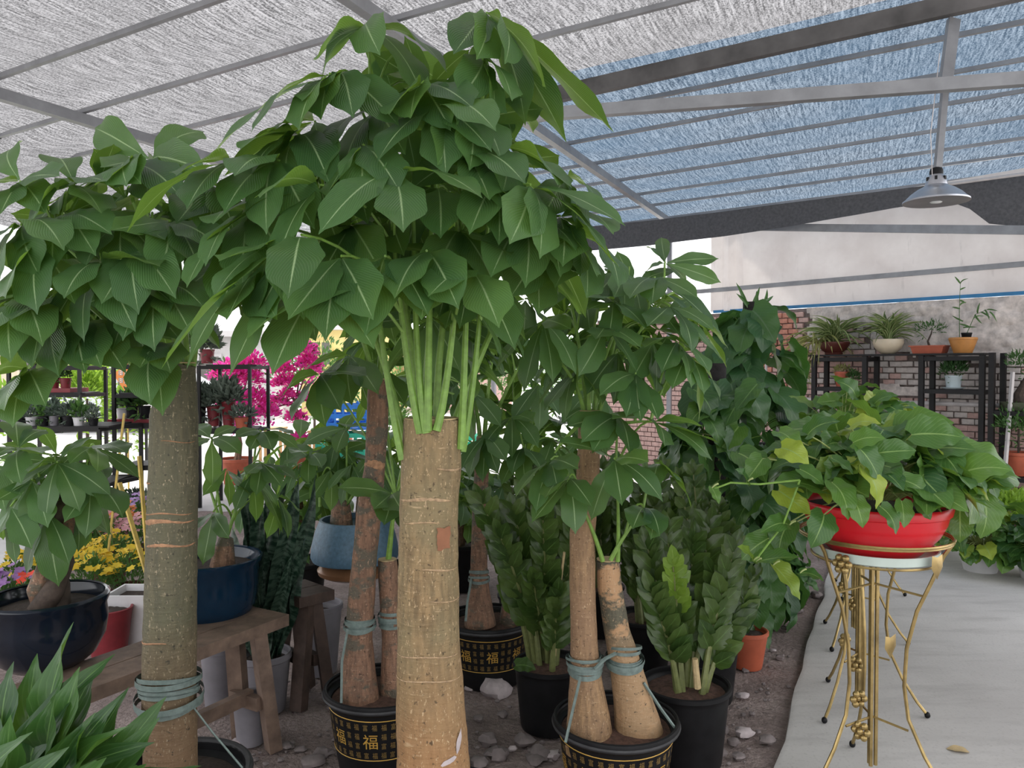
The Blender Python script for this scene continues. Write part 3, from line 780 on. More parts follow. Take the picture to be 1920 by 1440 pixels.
# charcoal netting hung under the eaves
def cloth(pts_top, pts_bot, name, mat, n=8, label=None):
    mb = MB()
    m = len(pts_top)
    for j in range(n + 1):
        for i in range(m):
            p = pts_top[i].lerp(pts_bot[i], j / n); mb.v.append(p + V((0, .03 * mnoise.noise(p * 3), 0)))
    mb.f = [(j * m + i, j * m + i + 1, (j + 1) * m + i + 1, (j + 1) * m + i) for j in range(n) for i in range(m - 1)]
    return mb
def dline(lst, d0, d1):
    out = []; x0, x1 = lst[0][0], lst[-1][0]
    for x, y in lst:
        t = (x - x0) / (x1 - x0); out.append(P(x, y, 1 / ((1 - t) / d0 + t / d1)))
    return out
def resamp(l, n):
    out = []
    for k in range(n + 1):
        x = l[0][0] + (l[-1][0] - l[0][0]) * k / n
        for (xa, ya), (xb, yb) in zip(l[:-1], l[1:]):
            if xa <= x <= xb + 1e-6: out.append((x, ya + (yb - ya) * (x - xa) / (xb - xa))); break
    return out
o = cloth(dline(resamp([(1040, 432), (1250, 410), (1480, 380), (1720, 350), (1810, 342), (1930, 322), (2100, 300)], 30), 9.3, 6.4),
          dline(resamp([(1040, 476), (1200, 462), (1350, 444), (1500, 421), (1700, 386), (1800, 376), (1826, 400), (1854, 421), (1930, 425), (2100, 428)], 30), 9.3, 6.4), 'netting', M_TARPD).build('shade_netting', M_TARPD)
tag(o, 'charcoal shade netting gathered under the far roof edge above the white tarp', 'netting')
# ------------------------------------------------------------------ money trees
def shoots(root, specs, d, mat, r=.0085):
    """specs: base pixel, bend pixel, top pixel with depth shifts; returns sample points for petioles"""
    pts = []
    for (x0, y0, d0), (x1, y1, d1), (x2, y2, d2) in specs:
        a, b, c = P(x0, y0, d + d0), P(x1, y1, d + d1), P(x2, y2, d + d2); line = []
        for k in range(13):
            t = k / 12; line.append(a * (1 - t) ** 2 + b * 2 * t * (1 - t) + c * t * t)
        MB().tube(line, [r * (1.25 - .75 * k / 12) for k in range(13)], 8).build('shoot', mat, root)
        pts += line[4:]
    return pts
def nearest(pts, h, below=.12):
    tgt = h - Z * below
    c = [p for p in pts if p.z < h.z - .02] or pts
    return min(c, key=lambda p: (p - tgt).length)
def crown(root, sp, palms, d, mat, stem, LN, W=.40, axis=None):
    for it in palms:
        hub, dd, tips = it[0], it[1], it[2]
        H = P(hub[0], hub[1], d + dd)
        px_palm(root, nearest(sp, H), hub, d + dd, tips, mat, stem, LN, it[3] if len(it) > 3 else W, 1 if dd <= .08 else -1, axis, len(it) > 3)
def fill(root, sp, c, rad, n, mat, stem, LN, seed, ymin=-1., droop=.5, zlo=-1., keep=None):
    r = random.Random(seed); k = 0; g = 0
    while k < n and g < n * 30:
        g += 1
        v = V((r.uniform(-1, 1), r.uniform(-1, 1), r.uniform(zlo, 1)))
        if v.length > 1 or v.length < .35 or v.y < ymin: continue
        H = c + V((v.x * rad[0], v.y * rad[1], v.z * rad[2]))
        if keep and not keep(H): continue
        o = V((v.x, v.y, 0)); o = o.normalized() if o.length > .01 else V((0, 1, 0))
        rand_palm(root, nearest(sp, H), H, o, mat, stem, LN * r.uniform(.85, 1.05), r.choice((5, 5, 6)), droop * r.uniform(.3, 1.9)); k += 1

# --- the big single-trunk tree in front
D = 1.9
t = thing('money_tree', 'tall money tree with one thick tan trunk sawn flat below its shoots', 'tree', FD(812, D))
pot(t, FD(812, D), [(.14, 0), (.15, .01), (.175, .2), (.182, .235), (.195, .245), (.195, .265)], M_BLACKP, M_SOILR, .235, name='pot')
tr_, tp, trs = trunk(t, [(786, 757, 862), (815, 756, 862), (860, 752, 865), (930, 750, 860), (1000, 748, 858), (1100, 746, 860), (1200, 745, 862), (1300, 744, 870), (1440, 744, 881)], D, M_BARK, 36, .035, base=FD(815, D, .225))
for y, h, a0, a1 in ((930, .012, 3.6, 5.6), (975, .006, 3.9, 5.2), (1050, .007, 4.6, 6.0), (1208, .006, 3.5, 5.9), (1252, .006, 3.4, 6.0), (1120, .005, 4.8, 6.1), (872, .008, 5.0, 6.1)):
    x = 805 if y < 1200 else 806; k = min(range(len(tp)), key=lambda i: abs((tp[i] - C0).dot(UPV) / (tp[i] - C0).dot(FW) - (720 - y) / FPX))
    ring_scar(tr_, tp[k], trs[k], h * .7, a0, a1, M_SCARL)
# pale flakes and a reddish patch
for (x, y, w, h, m) in ((836, 998, 30, 42, plain('red_brown_patch', (.24, .10, .05), .8)), (862, 1368, 14, 44, M_STONEP), (846, 1395, 30, 14, M_STONEP)):
    k = min(range(len(tp)), key=lambda i: abs((tp[i] - C0).dot(UPV) / (tp[i] - C0).dot(FW) - (720 - y) / FPX)); c, R = tp[k], trs[k]
    mb = MB(); fs = []; a = -math.acos(max(-1, min(1, (P(x, y, D).x - c.x) / R))); ha = w * pxm(D) / R / 2
    for i in range(5):
        for j in range(7):
            an = a + ha * (i / 2 - 1) * U(.8, 1.05) * (1 if m is not M_STONEP else .15 + .85 * math.sin(math.pi * j / 6)) + (0 if m is not M_STONEP else ha * (j / 6 - .5) * 1.4); zz = h * pxm(D) * (j / 6 - .5) * U(.85, 1.05)
            mb.v.append(V((c.x + math.cos(an) * R * 1.03, c.y + math.sin(an) * R * 1.03, c.z + zz)))
    mb.f = [(i * 7 + j, i * 7 + j + 1, i * 7 + j + 8, i * 7 + j + 7) for i in range(4) for j in range(6)]
    mb.build('bark_flake', m, tr_)
sp = shoots(t, [((755, 862, -.03), (728, 760, -.03), (690, 420, 0)), ((788, 812, -.06), (760, 700, -.08), (735, 420, -.06)), ((800, 812, -.07), (775, 700, -.07), (775, 330, -.02)),
                ((802, 808, -.075), (802, 640, -.07), (815, 230, 0)), ((818, 808, -.07), (850, 700, -.05), (870, 330, -.05)), ((864, 842, -.02), (874, 640, -.03), (880, 320, .05)),
                ((866, 846, 0), (890, 740, 0), (915, 420, .02)), ((820, 795, .04), (812, 620, .06), (905, 180, .10)), ((790, 795, .05), (770, 600, .08), (695, 220, .08)), ((765, 860, .02), (740, 700, .08), (620, 430, .05)), ((850, 800, .05), (905, 640, .08), (1010, 440, .08))], D, M_STEM)
PALMS = [
 ((690, 48), .05, [(592, 112), (713, 104), (796, 192), (600, 168), (838, 136), (735, 170, -1)]),
 ((913, 22), .06, [(850, 102), (893, 112), (946, 120), (1024, 168), (985, 236), (1062, 267), (1151, 248)]),
 ((820, 202), -.10, [(836, 330), (708, 302), (922, 285), (930, 246)]),
 ((740, 322), -.24, [(597, 440), (756, 436), (905, 372)]),
 ((822, 350), -.12, [(826, 447), (760, 420, -1), (905, 420, -1)]),
 ((868, 285), -.13, [(918, 376), (985, 345), (956, 402)]),
 ((995, 346), -.22, [(955, 458), (1140, 476), (1173, 424), (1012, 486)]),
 ((950, 274), -.05, [(1046, 348), (1072, 352), (942, 362), (905, 345)]),
 ((636, 134), -.04, [(662, 222), (748, 236), (566, 190), (602, 225)]),
 ((790, 158), -.03, [(888, 204), (770, 222), (845, 245), (730, 215)]),
 ((722, 480), -.24, [(583, 577), (685, 632), (803, 592)]),
 ((600, 534), -.26, [(462, 636), (510, 704), (702, 655), (592, 640, -1)]),
 ((888, 510), -.22, [(936, 615), (966, 657), (803, 556), (880, 560, -1)]),
 ((600, 347), -.22, [(368, 476), (520, 492), (486, 372), (640, 470, -1)]),
 ((618, 138), -.12, [(386, 307), (470, 250), (560, 245)]),
 ((436, 300), -.14, [(238, 436), (350, 392), (330, 330)]),
 ((590, 226), .0, [(420, 330), (480, 345), (610, 330), (520, 240)]),
 ((565, 440), -.36, [(302, 692), (430, 706), (540, 560)]),
 ((480, 505), -.20, [(350, 692), (425, 600), (520, 600)]),
 ((1050, 405), -.12, [(1163, 505), (1120, 520), (1055, 500), (1150, 440)]),
 ((1000, 482), .0, [(1092, 592), (1010, 590), (955, 560), (1075, 510)]),
 ((705, 205), .02, [(640, 345), (720, 345), (600, 300), (760, 290)]),
 ((655, 300), .04, [(610, 430), (570, 400), (690, 420), (520, 385)]),
 ((930, 150), .10, [(940, 270), (965, 265), (905, 250), (1000, 250)]),
 ((905, 110), .05, [(960, 190), (860, 190), (925, 215)]),
 ((745, 100), .10, [(835, 160), (700, 200), (790, 215)]),
 ((660, 420), -.02, [(560, 560), (640, 560), (720, 520), (600, 520)]),
 ((860, 430), -.05, [(800, 540), (870, 560), (930, 540), (960, 480)]),
 ((520, 300), -.12, [(420, 400), (500, 440), (590, 430), (440, 330)]),
 ((470, 395), -.10, [(385, 500), (455, 540), (540, 500), (400, 420)]),
 ((520, 455), -.22, [(400, 560), (480, 610), (570, 600), (410, 490)]),
 ((640, 480), -.28, [(540, 600), (610, 640), (700, 600)]),
 ((560, 250), .0, [(470, 330), (540, 370), (620, 350), (450, 280)]),
 ((440, 440), -.05, [(350, 540), (420, 590), (500, 560)]),
 ((800, 470), -.22, [(740, 560), (790, 600), (860, 580)]),
 ((980, 420), -.10, [(920, 520), (985, 540), (1050, 520), (1080, 470)]),
 ((1060, 330), .0, [(1010, 420), (1080, 430), (1130, 400)]),
 ((1090, 440), .0, [(1040, 540), (1100, 560), (1160, 540)]),
 ((930, 340), -.12, [(880, 440), (935, 460), (1000, 430)]),
 ((680, 270), -.12, [(610, 370), (680, 390), (750, 360)]),
 ((860, 210), -.06, [(820, 310), (880, 320), (940, 300)]),
]
crown(t, sp, PALMS, D, M_LEAF, M_STEM, .265, .40, V((P(812, 700, D).x, D, 0)))
fill(t, sp, P(800, 360, D + .10), (.44, .30, .34), 34, M_LEAF, M_STEM, .22, 11, ymin=-.35, keep=lambda h: abs(h.x - P(800, 0, D).x) < .40 - .42 * max(0, (h.z - 1.55)))

# --- left single-trunk tree, tied
D = 2.02
t = thing('money_tree', 'money tree with a smooth olive grey trunk bound with green tape, beside the plank bench', 'tree', FD(322, D))
pot(t, FD(322, D), [(.14, 0), (.15, .01), (.178, .2), (.182, .235), (.20, .245), (.20, .27)], M_BLACKP, M_SOIL, .235)
MB().torus(FD(322, D, .268), .196, .010, 44, 8).build('rim', M_BLACKR, t)
tr_, tp, trs = trunk(t, [(682, 322, 366), (720, 300, 367), (780, 284, 369), (900, 281, 369), (1000, 277, 367), (1150, 273, 366), (1280, 269, 365), (1440, 272, 368)], D, M_BARKG, 36, .02, base=FD(320, D, .22))
def at_y(y): return min(range(len(tp)), key=lambda i: abs((tp[i] - C0).dot(UPV) / (tp[i] - C0).dot(FW) - (720 - y) / FPX))
for y, h, a0, a1 in ((971, .013, 3.2, 5.2), (966, .006, 3.2, 6.1), (961, .004, 3.2, 6.0), (954, .003, 3.2, 5.9), (1013, .009, 4.0, 5.3), (1010, .005, 4.9, 6.2), (1193, .006, 3.3, 5.0), (829, .003, 4.6, 6.1), (900, .005, 3.3, 4.1)):
    k = at_y(y); ring_scar(tr_, tp[k], trs[k], h, a0, a1)
k = at_y(1300); tie(t, tp[k], trs[k], 9, .045)
MB().tube([tp[k] + V((trs[k], -.02, -.03)), P(400, 1375, D), P(455, 1440, D - .04)], .0028, 5).build('string', M_TIE, t)
sp = shoots(t, [((350, 690, 0), (348, 600, 0), (330, 430, 0)), ((335, 690, -.02), (330, 610, -.04), (280, 420, -.04)), ((360, 690, .02), (372, 600, .02), (400, 430, .02)), ((320, 705, -.03), (260, 620, -.05), (190, 520, -.06)), ((305, 730, -.04), (262, 650, -.06), (150, 560, -.04)), ((340, 690, .04), (330, 560, .06), (250, 380, .08)), ((322, 700, .03), (240, 560, .05), (110, 450, .05)), ((300, 740, 0), (250, 660, .04), (60, 560, .05))], D, M_STEM)
PALMS = [
 ((283, 300), .05, [(178, 240, -1), (382, 247, -1), (188, 314), (392, 322), (278, 375)], .40),
 ((37, 340), .05, [(28, 276, -1), (112, 330), (0, 402), (85, 400), (-60, 350)], .40),
 ((188, 488), -.12, [(48, 640), (82, 648), (158, 642), (254, 622), (328, 572), (120, 560), (300, 500), (160, 440, -1)]),
 ((54, 692), -.05, [(-12, 700), (8, 770), (24, 802), (86, 762)]),
 ((100, 560), -.08, [(20, 600), (60, 690), (-10, 660), (110, 705)]),
 ((150, 600), -.02, [(110, 708), (190, 690), (236, 700), (160, 700)]),
 ((320, 414), -.06, [(376, 512), (205, 432), (300, 520), (420, 470)]),
 ((140, 345), .04, [(60, 420), (190, 400), (110, 300, -1), (220, 350)]),
 ((240, 312), -.02, [(200, 340), (265, 345), (340, 370), (238, 350)]),
 ((40, 420), -.06, [(0, 530), (75, 520), (120, 470), (-50, 480)]),
 ((395, 345), .02, [(330, 420), (440, 440), (380, 450), (470, 390)]),
 ((290, 640), -.06, [(305, 780), (262, 690), (320, 700), (282, 760)]),
 ((262, 560), .0, [(210, 660), (280, 690), (340, 640), (300, 640)]),
 ((120, 400), .0, [(30, 470), (100, 510), (180, 480), (210, 440)]),
 ((230, 420), .0, [(160, 500), (230, 530), (300, 500), (310, 450)]),
 ((420, 480), .05, [(370, 590), (430, 590), (470, 560), (350, 540)]),
 ((450, 420), .10, [(390, 510), (450, 540), (510, 510)]), ((80, 470), -.10, [(10, 560), (70, 590), (140, 570)]), ((30, 560), -.1, [(-40, 640), (20, 680), (80, 650)]),
 ((300, 540), -.10, [(230, 640), (290, 660), (360, 630), (385, 580)]), ((250, 470), -.10, [(190, 570), (260, 590), (330, 560)]),
]
crown(t, sp, PALMS, D, M_LEAF, M_STEM, .255, .40, V((P(322, 700, D).x, D, 0)))
fill(t, sp, P(250, 490, D + .22), (.40, .34, .24), 34, M_LEAF, M_STEM, .23, 21, ymin=-.3)

# --- twin-trunk tree in the lettered pot, left of the big trunk
D = 2.60; BP_ = FD(716, D)
t = thing('money_tree', 'money tree with one leaning and one short trunk tied together in lettered black pot', 'tree', BP_)
fu_pot(t, BP_, math.radians(-98))
tr_, tp, trs = trunk(t, [(712, 690, 726), (800, 687, 728), (870, 684, 722), (950, 670, 716), (1050, 660, 706), (1130, 652, 702), (1200, 648, 698), (1295, 640, 708), (1318, 640, 712)], D - .02, M_BARKR, 26, .05)
k = at_y(870); ring_scar(tr_, tp[k], trs[k], .03, 3.3, 6.1, M_SCAR)
k = at_y(1170); tie(t, tp[k], trs[k], 5, .022)
tr2, tp2, trs2 = trunk(t, [(1050, 708, 744), (1130, 712, 752), (1200, 716, 760), (1300, 712, 780), (1318, 712, 782)], D + .03, M_BARKR, 24, .05, name='short_trunk')
k = min(range(len(tp2)), key=lambda i: abs(tp2[i].z - tp[at_y(1165)].z)); tie(t, tp2[k], trs2[k], 5, .02)
MB().tube([P(652, 1180, D - .08), P(641, 1240, D - .13), P(640, 1318, D - .17)], .004, 5).build('string', M_TIE, t)
sp = shoots(t, [((700, 715, 0), (690, 640, 0), (640, 560, 0)), ((712, 715, 0), (716, 620, 0), (720, 500, 0)), ((720, 715, .03), (740, 640, .05), (800, 560, .05)), ((716, 712, .05), (760, 640, .1), (860, 580, .1)), ((728, 1052, .03), (735, 980, .0), (742, 930, 0))], D, M_STEM)
PALMS = [
 ((600, 700), -.05, [(545, 790), (610, 800), (640, 770), (530, 740), (690, 705)]),
 ((655, 665), .02, [(600, 740), (660, 760), (710, 740), (575, 690)]),
 ((820, 640), .05, [(760, 720), (810, 750), (870, 730), (900, 690)]),
 ((880, 600), .1, [(830, 690), (880, 720), (940, 700), (960, 650)]),
 ((735, 925), -.06, [(632, 915), (700, 955), (755, 960), (720, 985)]),
 ((700, 690), .1, [(640, 740), (700, 780), (760, 760)]),
]
crown(t, sp, PALMS, D, M_LEAF, M_STEM, .23, .40)
fill(t, sp, P(790, 610, D + .25), (.30, .25, .16), 12, M_LEAF, M_STEM, .22, 31, ymin=-.6)

# --- twin-trunk tree on the right
D = 2.36; BP_ = FD(1154, D)
t = thing('money_tree', 'money tree with two flared tan trunks tied together, beside the concrete path', 'tree', BP_)
fu_pot(t, BP_, math.radians(-92))
tr_, tp, trs = trunk(t, [(772, 1086, 1126), (900, 1080, 1124), (1000, 1068, 1116), (1100, 1068, 1116), (1200, 1070, 1120), (1270, 1068, 1128), (1340, 1064, 1142), (1390, 1058, 1152), (1408, 1060, 1150)], D - .02, M_BARKT, 30, .035)
k = at_y(1245); c1, r1 = tp[k], trs[k]; tie(t, c1, r1, 7, .028)
tr2, tp2, trs2 = trunk(t, [(1050, 1118, 1160), (1100, 1120, 1166), (1180, 1132, 1180), (1240, 1142, 1200), (1310, 1150, 1222), (1380, 1152, 1246), (1408, 1154, 1248)], D + .01, M_BARKP, 30, .035, name='short_trunk')
k = min(range(len(tp2)), key=lambda i: abs(tp2[i].z - c1.z)); tie(t, tp2[k] + Z * .02, trs2[k], 7, .028)
MB().tube([P(1088, 1270, D - .09), P(1074, 1330, D - .14), P(1060, 1392, D - .18)], .0045, 5).build('string', M_TIE, t)
MB().tube([P(1207, 1280, D - .03), P(1240, 1330, D - .03), P(1268, 1368, D - .04)], .0045, 5).build('string', M_TIE, t)
MB().tube([P(1115, 1255, D - .08), P(1135, 1235, D - .07), P(1155, 1225, D - .07)], .006, 6).build('string', M_TIE, t)
sp = shoots(t, [((1095, 775, 0), (1085, 700, 0), (1010, 640, -.03)), ((1105, 775, -.02), (1100, 690, -.04), (1120, 580, -.03)), ((1115, 775, 0), (1120, 660, 0), (1200, 540, .02)), ((1122, 775, .02), (1150, 680, .04), (1245, 560, .03)), ((1100, 772, .03), (1090, 640, .06), (1060, 520, .08)), ((1112, 772, .03), (1160, 640, .08), (1180, 500, .1)),
                ((1158, 1052, -.02), (1162, 980, -.05), (1155, 880, -.07)), ((1130, 1052, -.03), (1110, 980, -.06), (1070, 910, -.08)), ((1145, 1050, -.03), (1170, 1000, -.05), (1205, 960, -.05)), ((1092, 790, -.03), (1050, 830, -.06), (1040, 850, -.07)), ((1126, 800, -.02), (1180, 790, -.05), (1220, 790, -.06))], D, M_STEM, .006)
PALMS = [
 ((1247, 493), .10, [(1240, 445, -1), (1348, 485), (1352, 530), (1286, 532), (1210, 512), (1212, 464, -1)], .24),
 ((1018, 602), -.10, [(928, 696), (982, 736), (1080, 702), (1037, 718), (1072, 618)]),
 ((1135, 612), -.08, [(1084, 706), (1194, 698), (1117, 636), (1202, 652)]),
 ((1150, 565), -.02, [(1098, 582), (1212, 617), (1140, 640), (1090, 560)]),
 ((1228, 520), .0, [(1222, 572), (1352, 628), (1180, 560), (1310, 560)]),
 ((1256, 574), -.05, [(1297, 662), (1354, 676), (1213, 612), (1340, 620)]),
 ((1270, 640), -.05, [(1296, 728), (1208, 652), (1330, 700), (1240, 700)]),
 ((1192, 700), -.10, [(1124, 742), (1174, 782), (1234, 788), (1202, 792)]),
 ((1225, 790), -.10, [(1351, 832), (1336, 864), (1246, 837), (1147, 786), (1320, 800)]),
 ((1152, 860), -.16, [(1044, 828), (1166, 948), (1243, 941), (1108, 977), (1217, 866)]),
 ((1067, 895), -.14, [(996, 981), (1079, 1002), (1022, 935), (1110, 950)]),
 ((1033, 862), -.10, [(967, 932), (1046, 922), (1005, 962), (1085, 880)]),
 ((1160, 778), -.08, [(1060, 800), (1110, 850), (1180, 850), (1215, 900), (1090, 830)]),
 ((1208, 950), -.06, [(1186, 992), (1237, 1006), (1220, 1012)]),
 ((1290, 665), -.04, [(1351, 752), (1320, 740), (1310, 790), (1260, 730)]),
 ((1235, 868), -.04, [(1298, 957), (1270, 900), (1290, 930), (1220, 920)]),
 ((1080, 520), .08, [(1020, 590), (1090, 590), (1130, 560), (1010, 540)]),
 ((1165, 510), .08, [(1110, 570), (1170, 590), (1220, 560), (1150, 560)]),
 ((985, 560), .06, [(920, 640), (980, 650), (1040, 630), (930, 600)]),
 ((1225, 640), .02, [(1180, 720), (1230, 740), (1290, 700)]),
 ((1160, 660), .04, [(1100, 740), (1150, 760), (1200, 740)]),
 ((1085, 690), .04, [(1020, 770), (1060, 790), (1130, 760)]),
]
crown(t, sp, [q for q in PALMS if q[0][1] < 770], D, M_LEAF, M_STEM, .205, .37)
crown(t, sp, [q for q in PALMS if q[0][1] >= 770], D, M_LEAF, M_STEM, .20, .41)
fill(t, sp, P(1150, 600, D + .22), (.32, .22, .18), 20, M_LEAF, M_STEM, .2, 41, ymin=-.4)

# --- money tree further back, pot between the trunks
D = 3.31; BP_ = FD(915, D)
t = thing('money_tree', 'money tree with flared reddish trunks in lettered pot behind the sawn tan trunk', 'tree', BP_)
fu_pot(t, BP_, math.radians(-87))
tr_, tp, trs = trunk(t, [(820, 893, 918), (960, 885, 914), (1060, 882, 914), (1110, 878, 918), (1150, 872, 926), (1172, 870, 930)], D - .03, M_BARKR, 22, .04)
k = at_y(1072); tie(t, tp[k], trs[k], 4, .02); 
MB().tube([P(884, 1085, D - .06), P(876, 1130, D - .12), P(873, 1165, D - .16)], .005, 5).build('string', M_TIE, t)
trunk(t, [(1000, 955, 976), (1100, 948, 976), (1150, 938, 984), (1172, 936, 986)], D + .03, M_BARKR, 20, .04, name='short_trunk')
sp = shoots(t, [((900, 825, 0), (895, 740, 0), (860, 660, 0)), ((908, 825, 0), (915, 720, 0), (930, 620, 0)), ((912, 825, 0), (940, 740, 0), (990, 660, 0)), ((906, 822, .04), (960, 760, .05), (1000, 800, .05)), ((965, 1002, .03), (960, 940, 0), (985, 860, 0))], D, M_STEM)
PALMS = [((912, 815), -.1, [(880, 900), (935, 890), (950, 865), (865, 880), (905, 905)]), ((982, 838), -.08, [(940, 910), (985, 915), (1015, 880), (960, 890)]), ((960, 780), -.05, [(900, 850), (960, 860), (1010, 840), (1000, 790)]), ((890, 740), 0, [(840, 800), (890, 830), (940, 800)]), ((1010, 720), 0, [(960, 790), (1010, 810), (1050, 780)])]
crown(t, sp, PALMS, D, M_LEAF, M_STEM, .24, .36)
fill(t, sp, P(930, 720, D + .2), (.55, .25, .30), 26, M_LEAF, M_STEM, .24, 51, ymin=-.8)

# ------------------------------------------------------------------ zz plants in plain black pots
NUR = [(.105, 0), (.108, .01), (.128, .21), (.133, .225), (.137, .228), (.137, .240)]
def nursery(t, c, s=1., soil=M_SOILR): pot(t, c, [(r * s, z * s) for r, z in NUR], M_BLACKP, soil, .215 * s)
def zz(px_, y, tips, label, mat, young=None, s=1., n=10, ll=.09, group=None, spread=.07):
    c = FD(px_, y); t = thing('zz_plant', label, 'potted plant', c, group); nursery(t, c, s)
    z0 = .22 * s; st = [P(a, b, y + dd) for a, b, dd in tips]
    bs = [c + V(((a - px_) * pxm(y) * .28, U(-spread, spread), z0)) for a, b, dd in tips]
    zz_plant(t, bs, st, mat, young, n, ll); return t
t = zz(1030, 2.88, [(905, 945, .0), (1018, 975, -.08), (965, 965, .05), (1062, 950, .05), (940, 1010, -.05), (1075, 1010, .0), (1000, 1090, -.12), (1045, 1120, -.1), (990, 930, .12)], 'glossy zz plant in plain black pot, left of the two flared trunks', M_ZZ, (M_ZZY, {1}) if False else None, ll=.11)
MB().tube([P(1040, 1230, 2.85), P(1047, 1120, 2.83), P(1058, 1035, 2.82)], .005, 6).build('dry_stalk', M_CUT, t)
leaf('fallen_leaf', 'pothos', M_ZZ, P(967, 1248, 2.76), P(1005, 1256, 2.76), Z + V((0, -.6, 0)), .06, t)
t = zz(1285, 2.62, [(1262, 1062, -.05), (1375, 1035, .0), (1222, 1110, -.03), (1340, 1080, .02), (1300, 1020, .08), (1395, 1135, .0), (1250, 1000, .1), (1330, 990, .12), (1215, 1030, .08)], 'zz plant with lime green young shoot in black pot, beside the flared trunks', M_ZZ, (M_ZZY, {0}), 1.12, ll=.105)
MB().tube([P(1308, 1290, 2.58), P(1303, 1235, 2.57)], [.012, .010], 8).build('cut_stalk', M_CUT, t)
t = zz(1322, 3.12, [(1392, 1130, -.05), (1370, 1000, 0), (1330, 940, .05), (1280, 930, 0), (1410, 1080, 0), (1260, 980, 0), (1300, 890, .05), (1350, 960, 0)], 'zz plant in black pot behind the lime-shooted one', M_ZZ, None, 1.0, ll=.085)
zz(1205, 3.42, [(1165, 960, 0), (1200, 905, 0), (1240, 880, 0), (1275, 900, .05), (1180, 1010, -.05), (1225, 950, -.05), (1255, 990, -.05), (1190, 1060, -.05), (1290, 960, 0)], 'zz plant in black pot, directly behind the two flared trunks', M_ZZ, None, 1.0, ll=.09)
zz(985, 3.75, [(930, 960, 0), (960, 910, 0), (1000, 890, 0), (1030, 920, 0), (1055, 960, 0), (915, 1010, 0), (985, 980, -.05), (1045, 1010, 0)], 'zz plant in black pot behind the tree with flared reddish trunks', M_ZZ, None, 1.0, ll=.09)
zz(1120, 3.9, [(1060, 900, 0), (1090, 870, 0), (1130, 880, 0), (1165, 900, 0), (1045, 960, 0), (1110, 960, -.05), (1180, 960, 0)], 'zz plant farthest back in the row of zz plants', M_ZZ, None, 1.0, ll=.095)
# small red pot behind them
c = FD(1402, 3.45); t = thing('red_pot', 'small terracotta red pot of dark leaves at the edge of the bare earth', 'potted plant', c)
pot(t, c, [(.06, 0), (.063, .01), (.085, .15), (.09, .152), (.09, .165)], M_TERRA, M_SOIL, .145)
for k, (a, b) in enumerate(((1425, 1180), (1450, 1150), (1400, 1120), (1380, 1100), (1440, 1100), (1410, 1060))):
    pothos_leaf(t, c + Z * .15, P(a - 8, b - 70, 3.55), P(a, b, 3.5), M_POTHD)
# ------------------------------------------------------------------ broad-leaved plant in the near left corner
c = FD(75, 1.62); t = thing('aspidistra_plant', 'broad-bladed green plant in the corner in front of the black bowl', 'potted plant', c)
pot(t, c, [(.11, 0), (.115, .01), (.15, .30), (.157, .30), (.157, .325)], M_BLACKP, M_SOIL, .30)
BL_ = [((138, 1166), .060, .04), ((216, 1226), .062, .06), ((26, 1240), .075, .06), ((70, 1225), .06, .10), ((242, 1288), .058, .03), ((312, 1306), .062, .05), ((-5, 1425), .065, -.14), ((62, 1372), .07, -.12), ((290, 1392), .07, -.04),
       ((378, 1436), .055, -.02), ((150, 1250), .075, .0), ((232, 1300), .06, -.03), ((-30, 1300), .08, .02), ((180, 1335), .07, -.06), ((240, 1362), .07, -.08), ((105, 1300), .08, -.04), ((20, 1340), .08, -.08), ((300, 1345), .062, .0), ((180, 1255), .07, .08), ((275, 1432), .075, -.1), ((200, 1420), .08, -.14), ((-20, 1385), .08, -.1), ((130, 1400), .08, -.14), ((90, 1250), .07, .05)]
for k, ((x1, y1), w, dd) in enumerate(BL_):
    b = c + Z * .30 + V((U(-.05, .05), U(-.05, .05), 0)); e = P(x1, y1, 1.58 + dd * 1.5); a = b.lerp(e, .30) + Z * .01
    st = MB().tube([b, b.lerp(a, .5), a], .004, 6).build('leaf_stalk', M_STEM, t)
    leaf('leaf', 'blade', M_BLADE, a, e, Z * .8 + V((0, -1, 0)) + V((U(-.5, .5), 0, 0)), w * 1.12, st)

# ------------------------------------------------------------------ bushy money trees standing behind the first row
for k, (px_, y, yt, lab) in enumerate(((770, 4.15, 800, 'bushy money tree in black pot between the sawn trunk and the crates'), (560, 4.25, 860, 'low bushy money tree in black pot behind the snake plant'), (860, 4.7, 820, 'young money tree in black pot behind the reddish flared trunks'), (1070, 4.75, 800, 'young money tree in black pot behind the row of zz plants'))):
    c = FD(px_, y); t = thing('small_money_tree', lab, 'potted plant', c); nursery(t, c, 1.15, M_SOIL); top = P(px_, yt, y)
    MB().tube([c + Z * .23, c + V((.015, 0, .45)), V((c.x, c.y, max(.6, top.z - .35)))], [.04, .033, .026], 12, True, .1).build('trunk', M_BARKR, t)
    b0 = V((c.x, c.y, max(.6, top.z - .35))); sp = []
    for q in range(5):
        e = b0 + V((U(-.15, .15), U(-.12, .12), U(.15, .32))); ln_ = curve(b0, e, .02); sp += ln_; MB().tube(ln_, .006, 6).build('shoot', M_STEM, t)
    fill(t, sp, b0 + Z * .08, (.32, .22, .30), 22, M_LEAF, M_STEM, .21, 81 + k, ymin=-1, droop=.6)
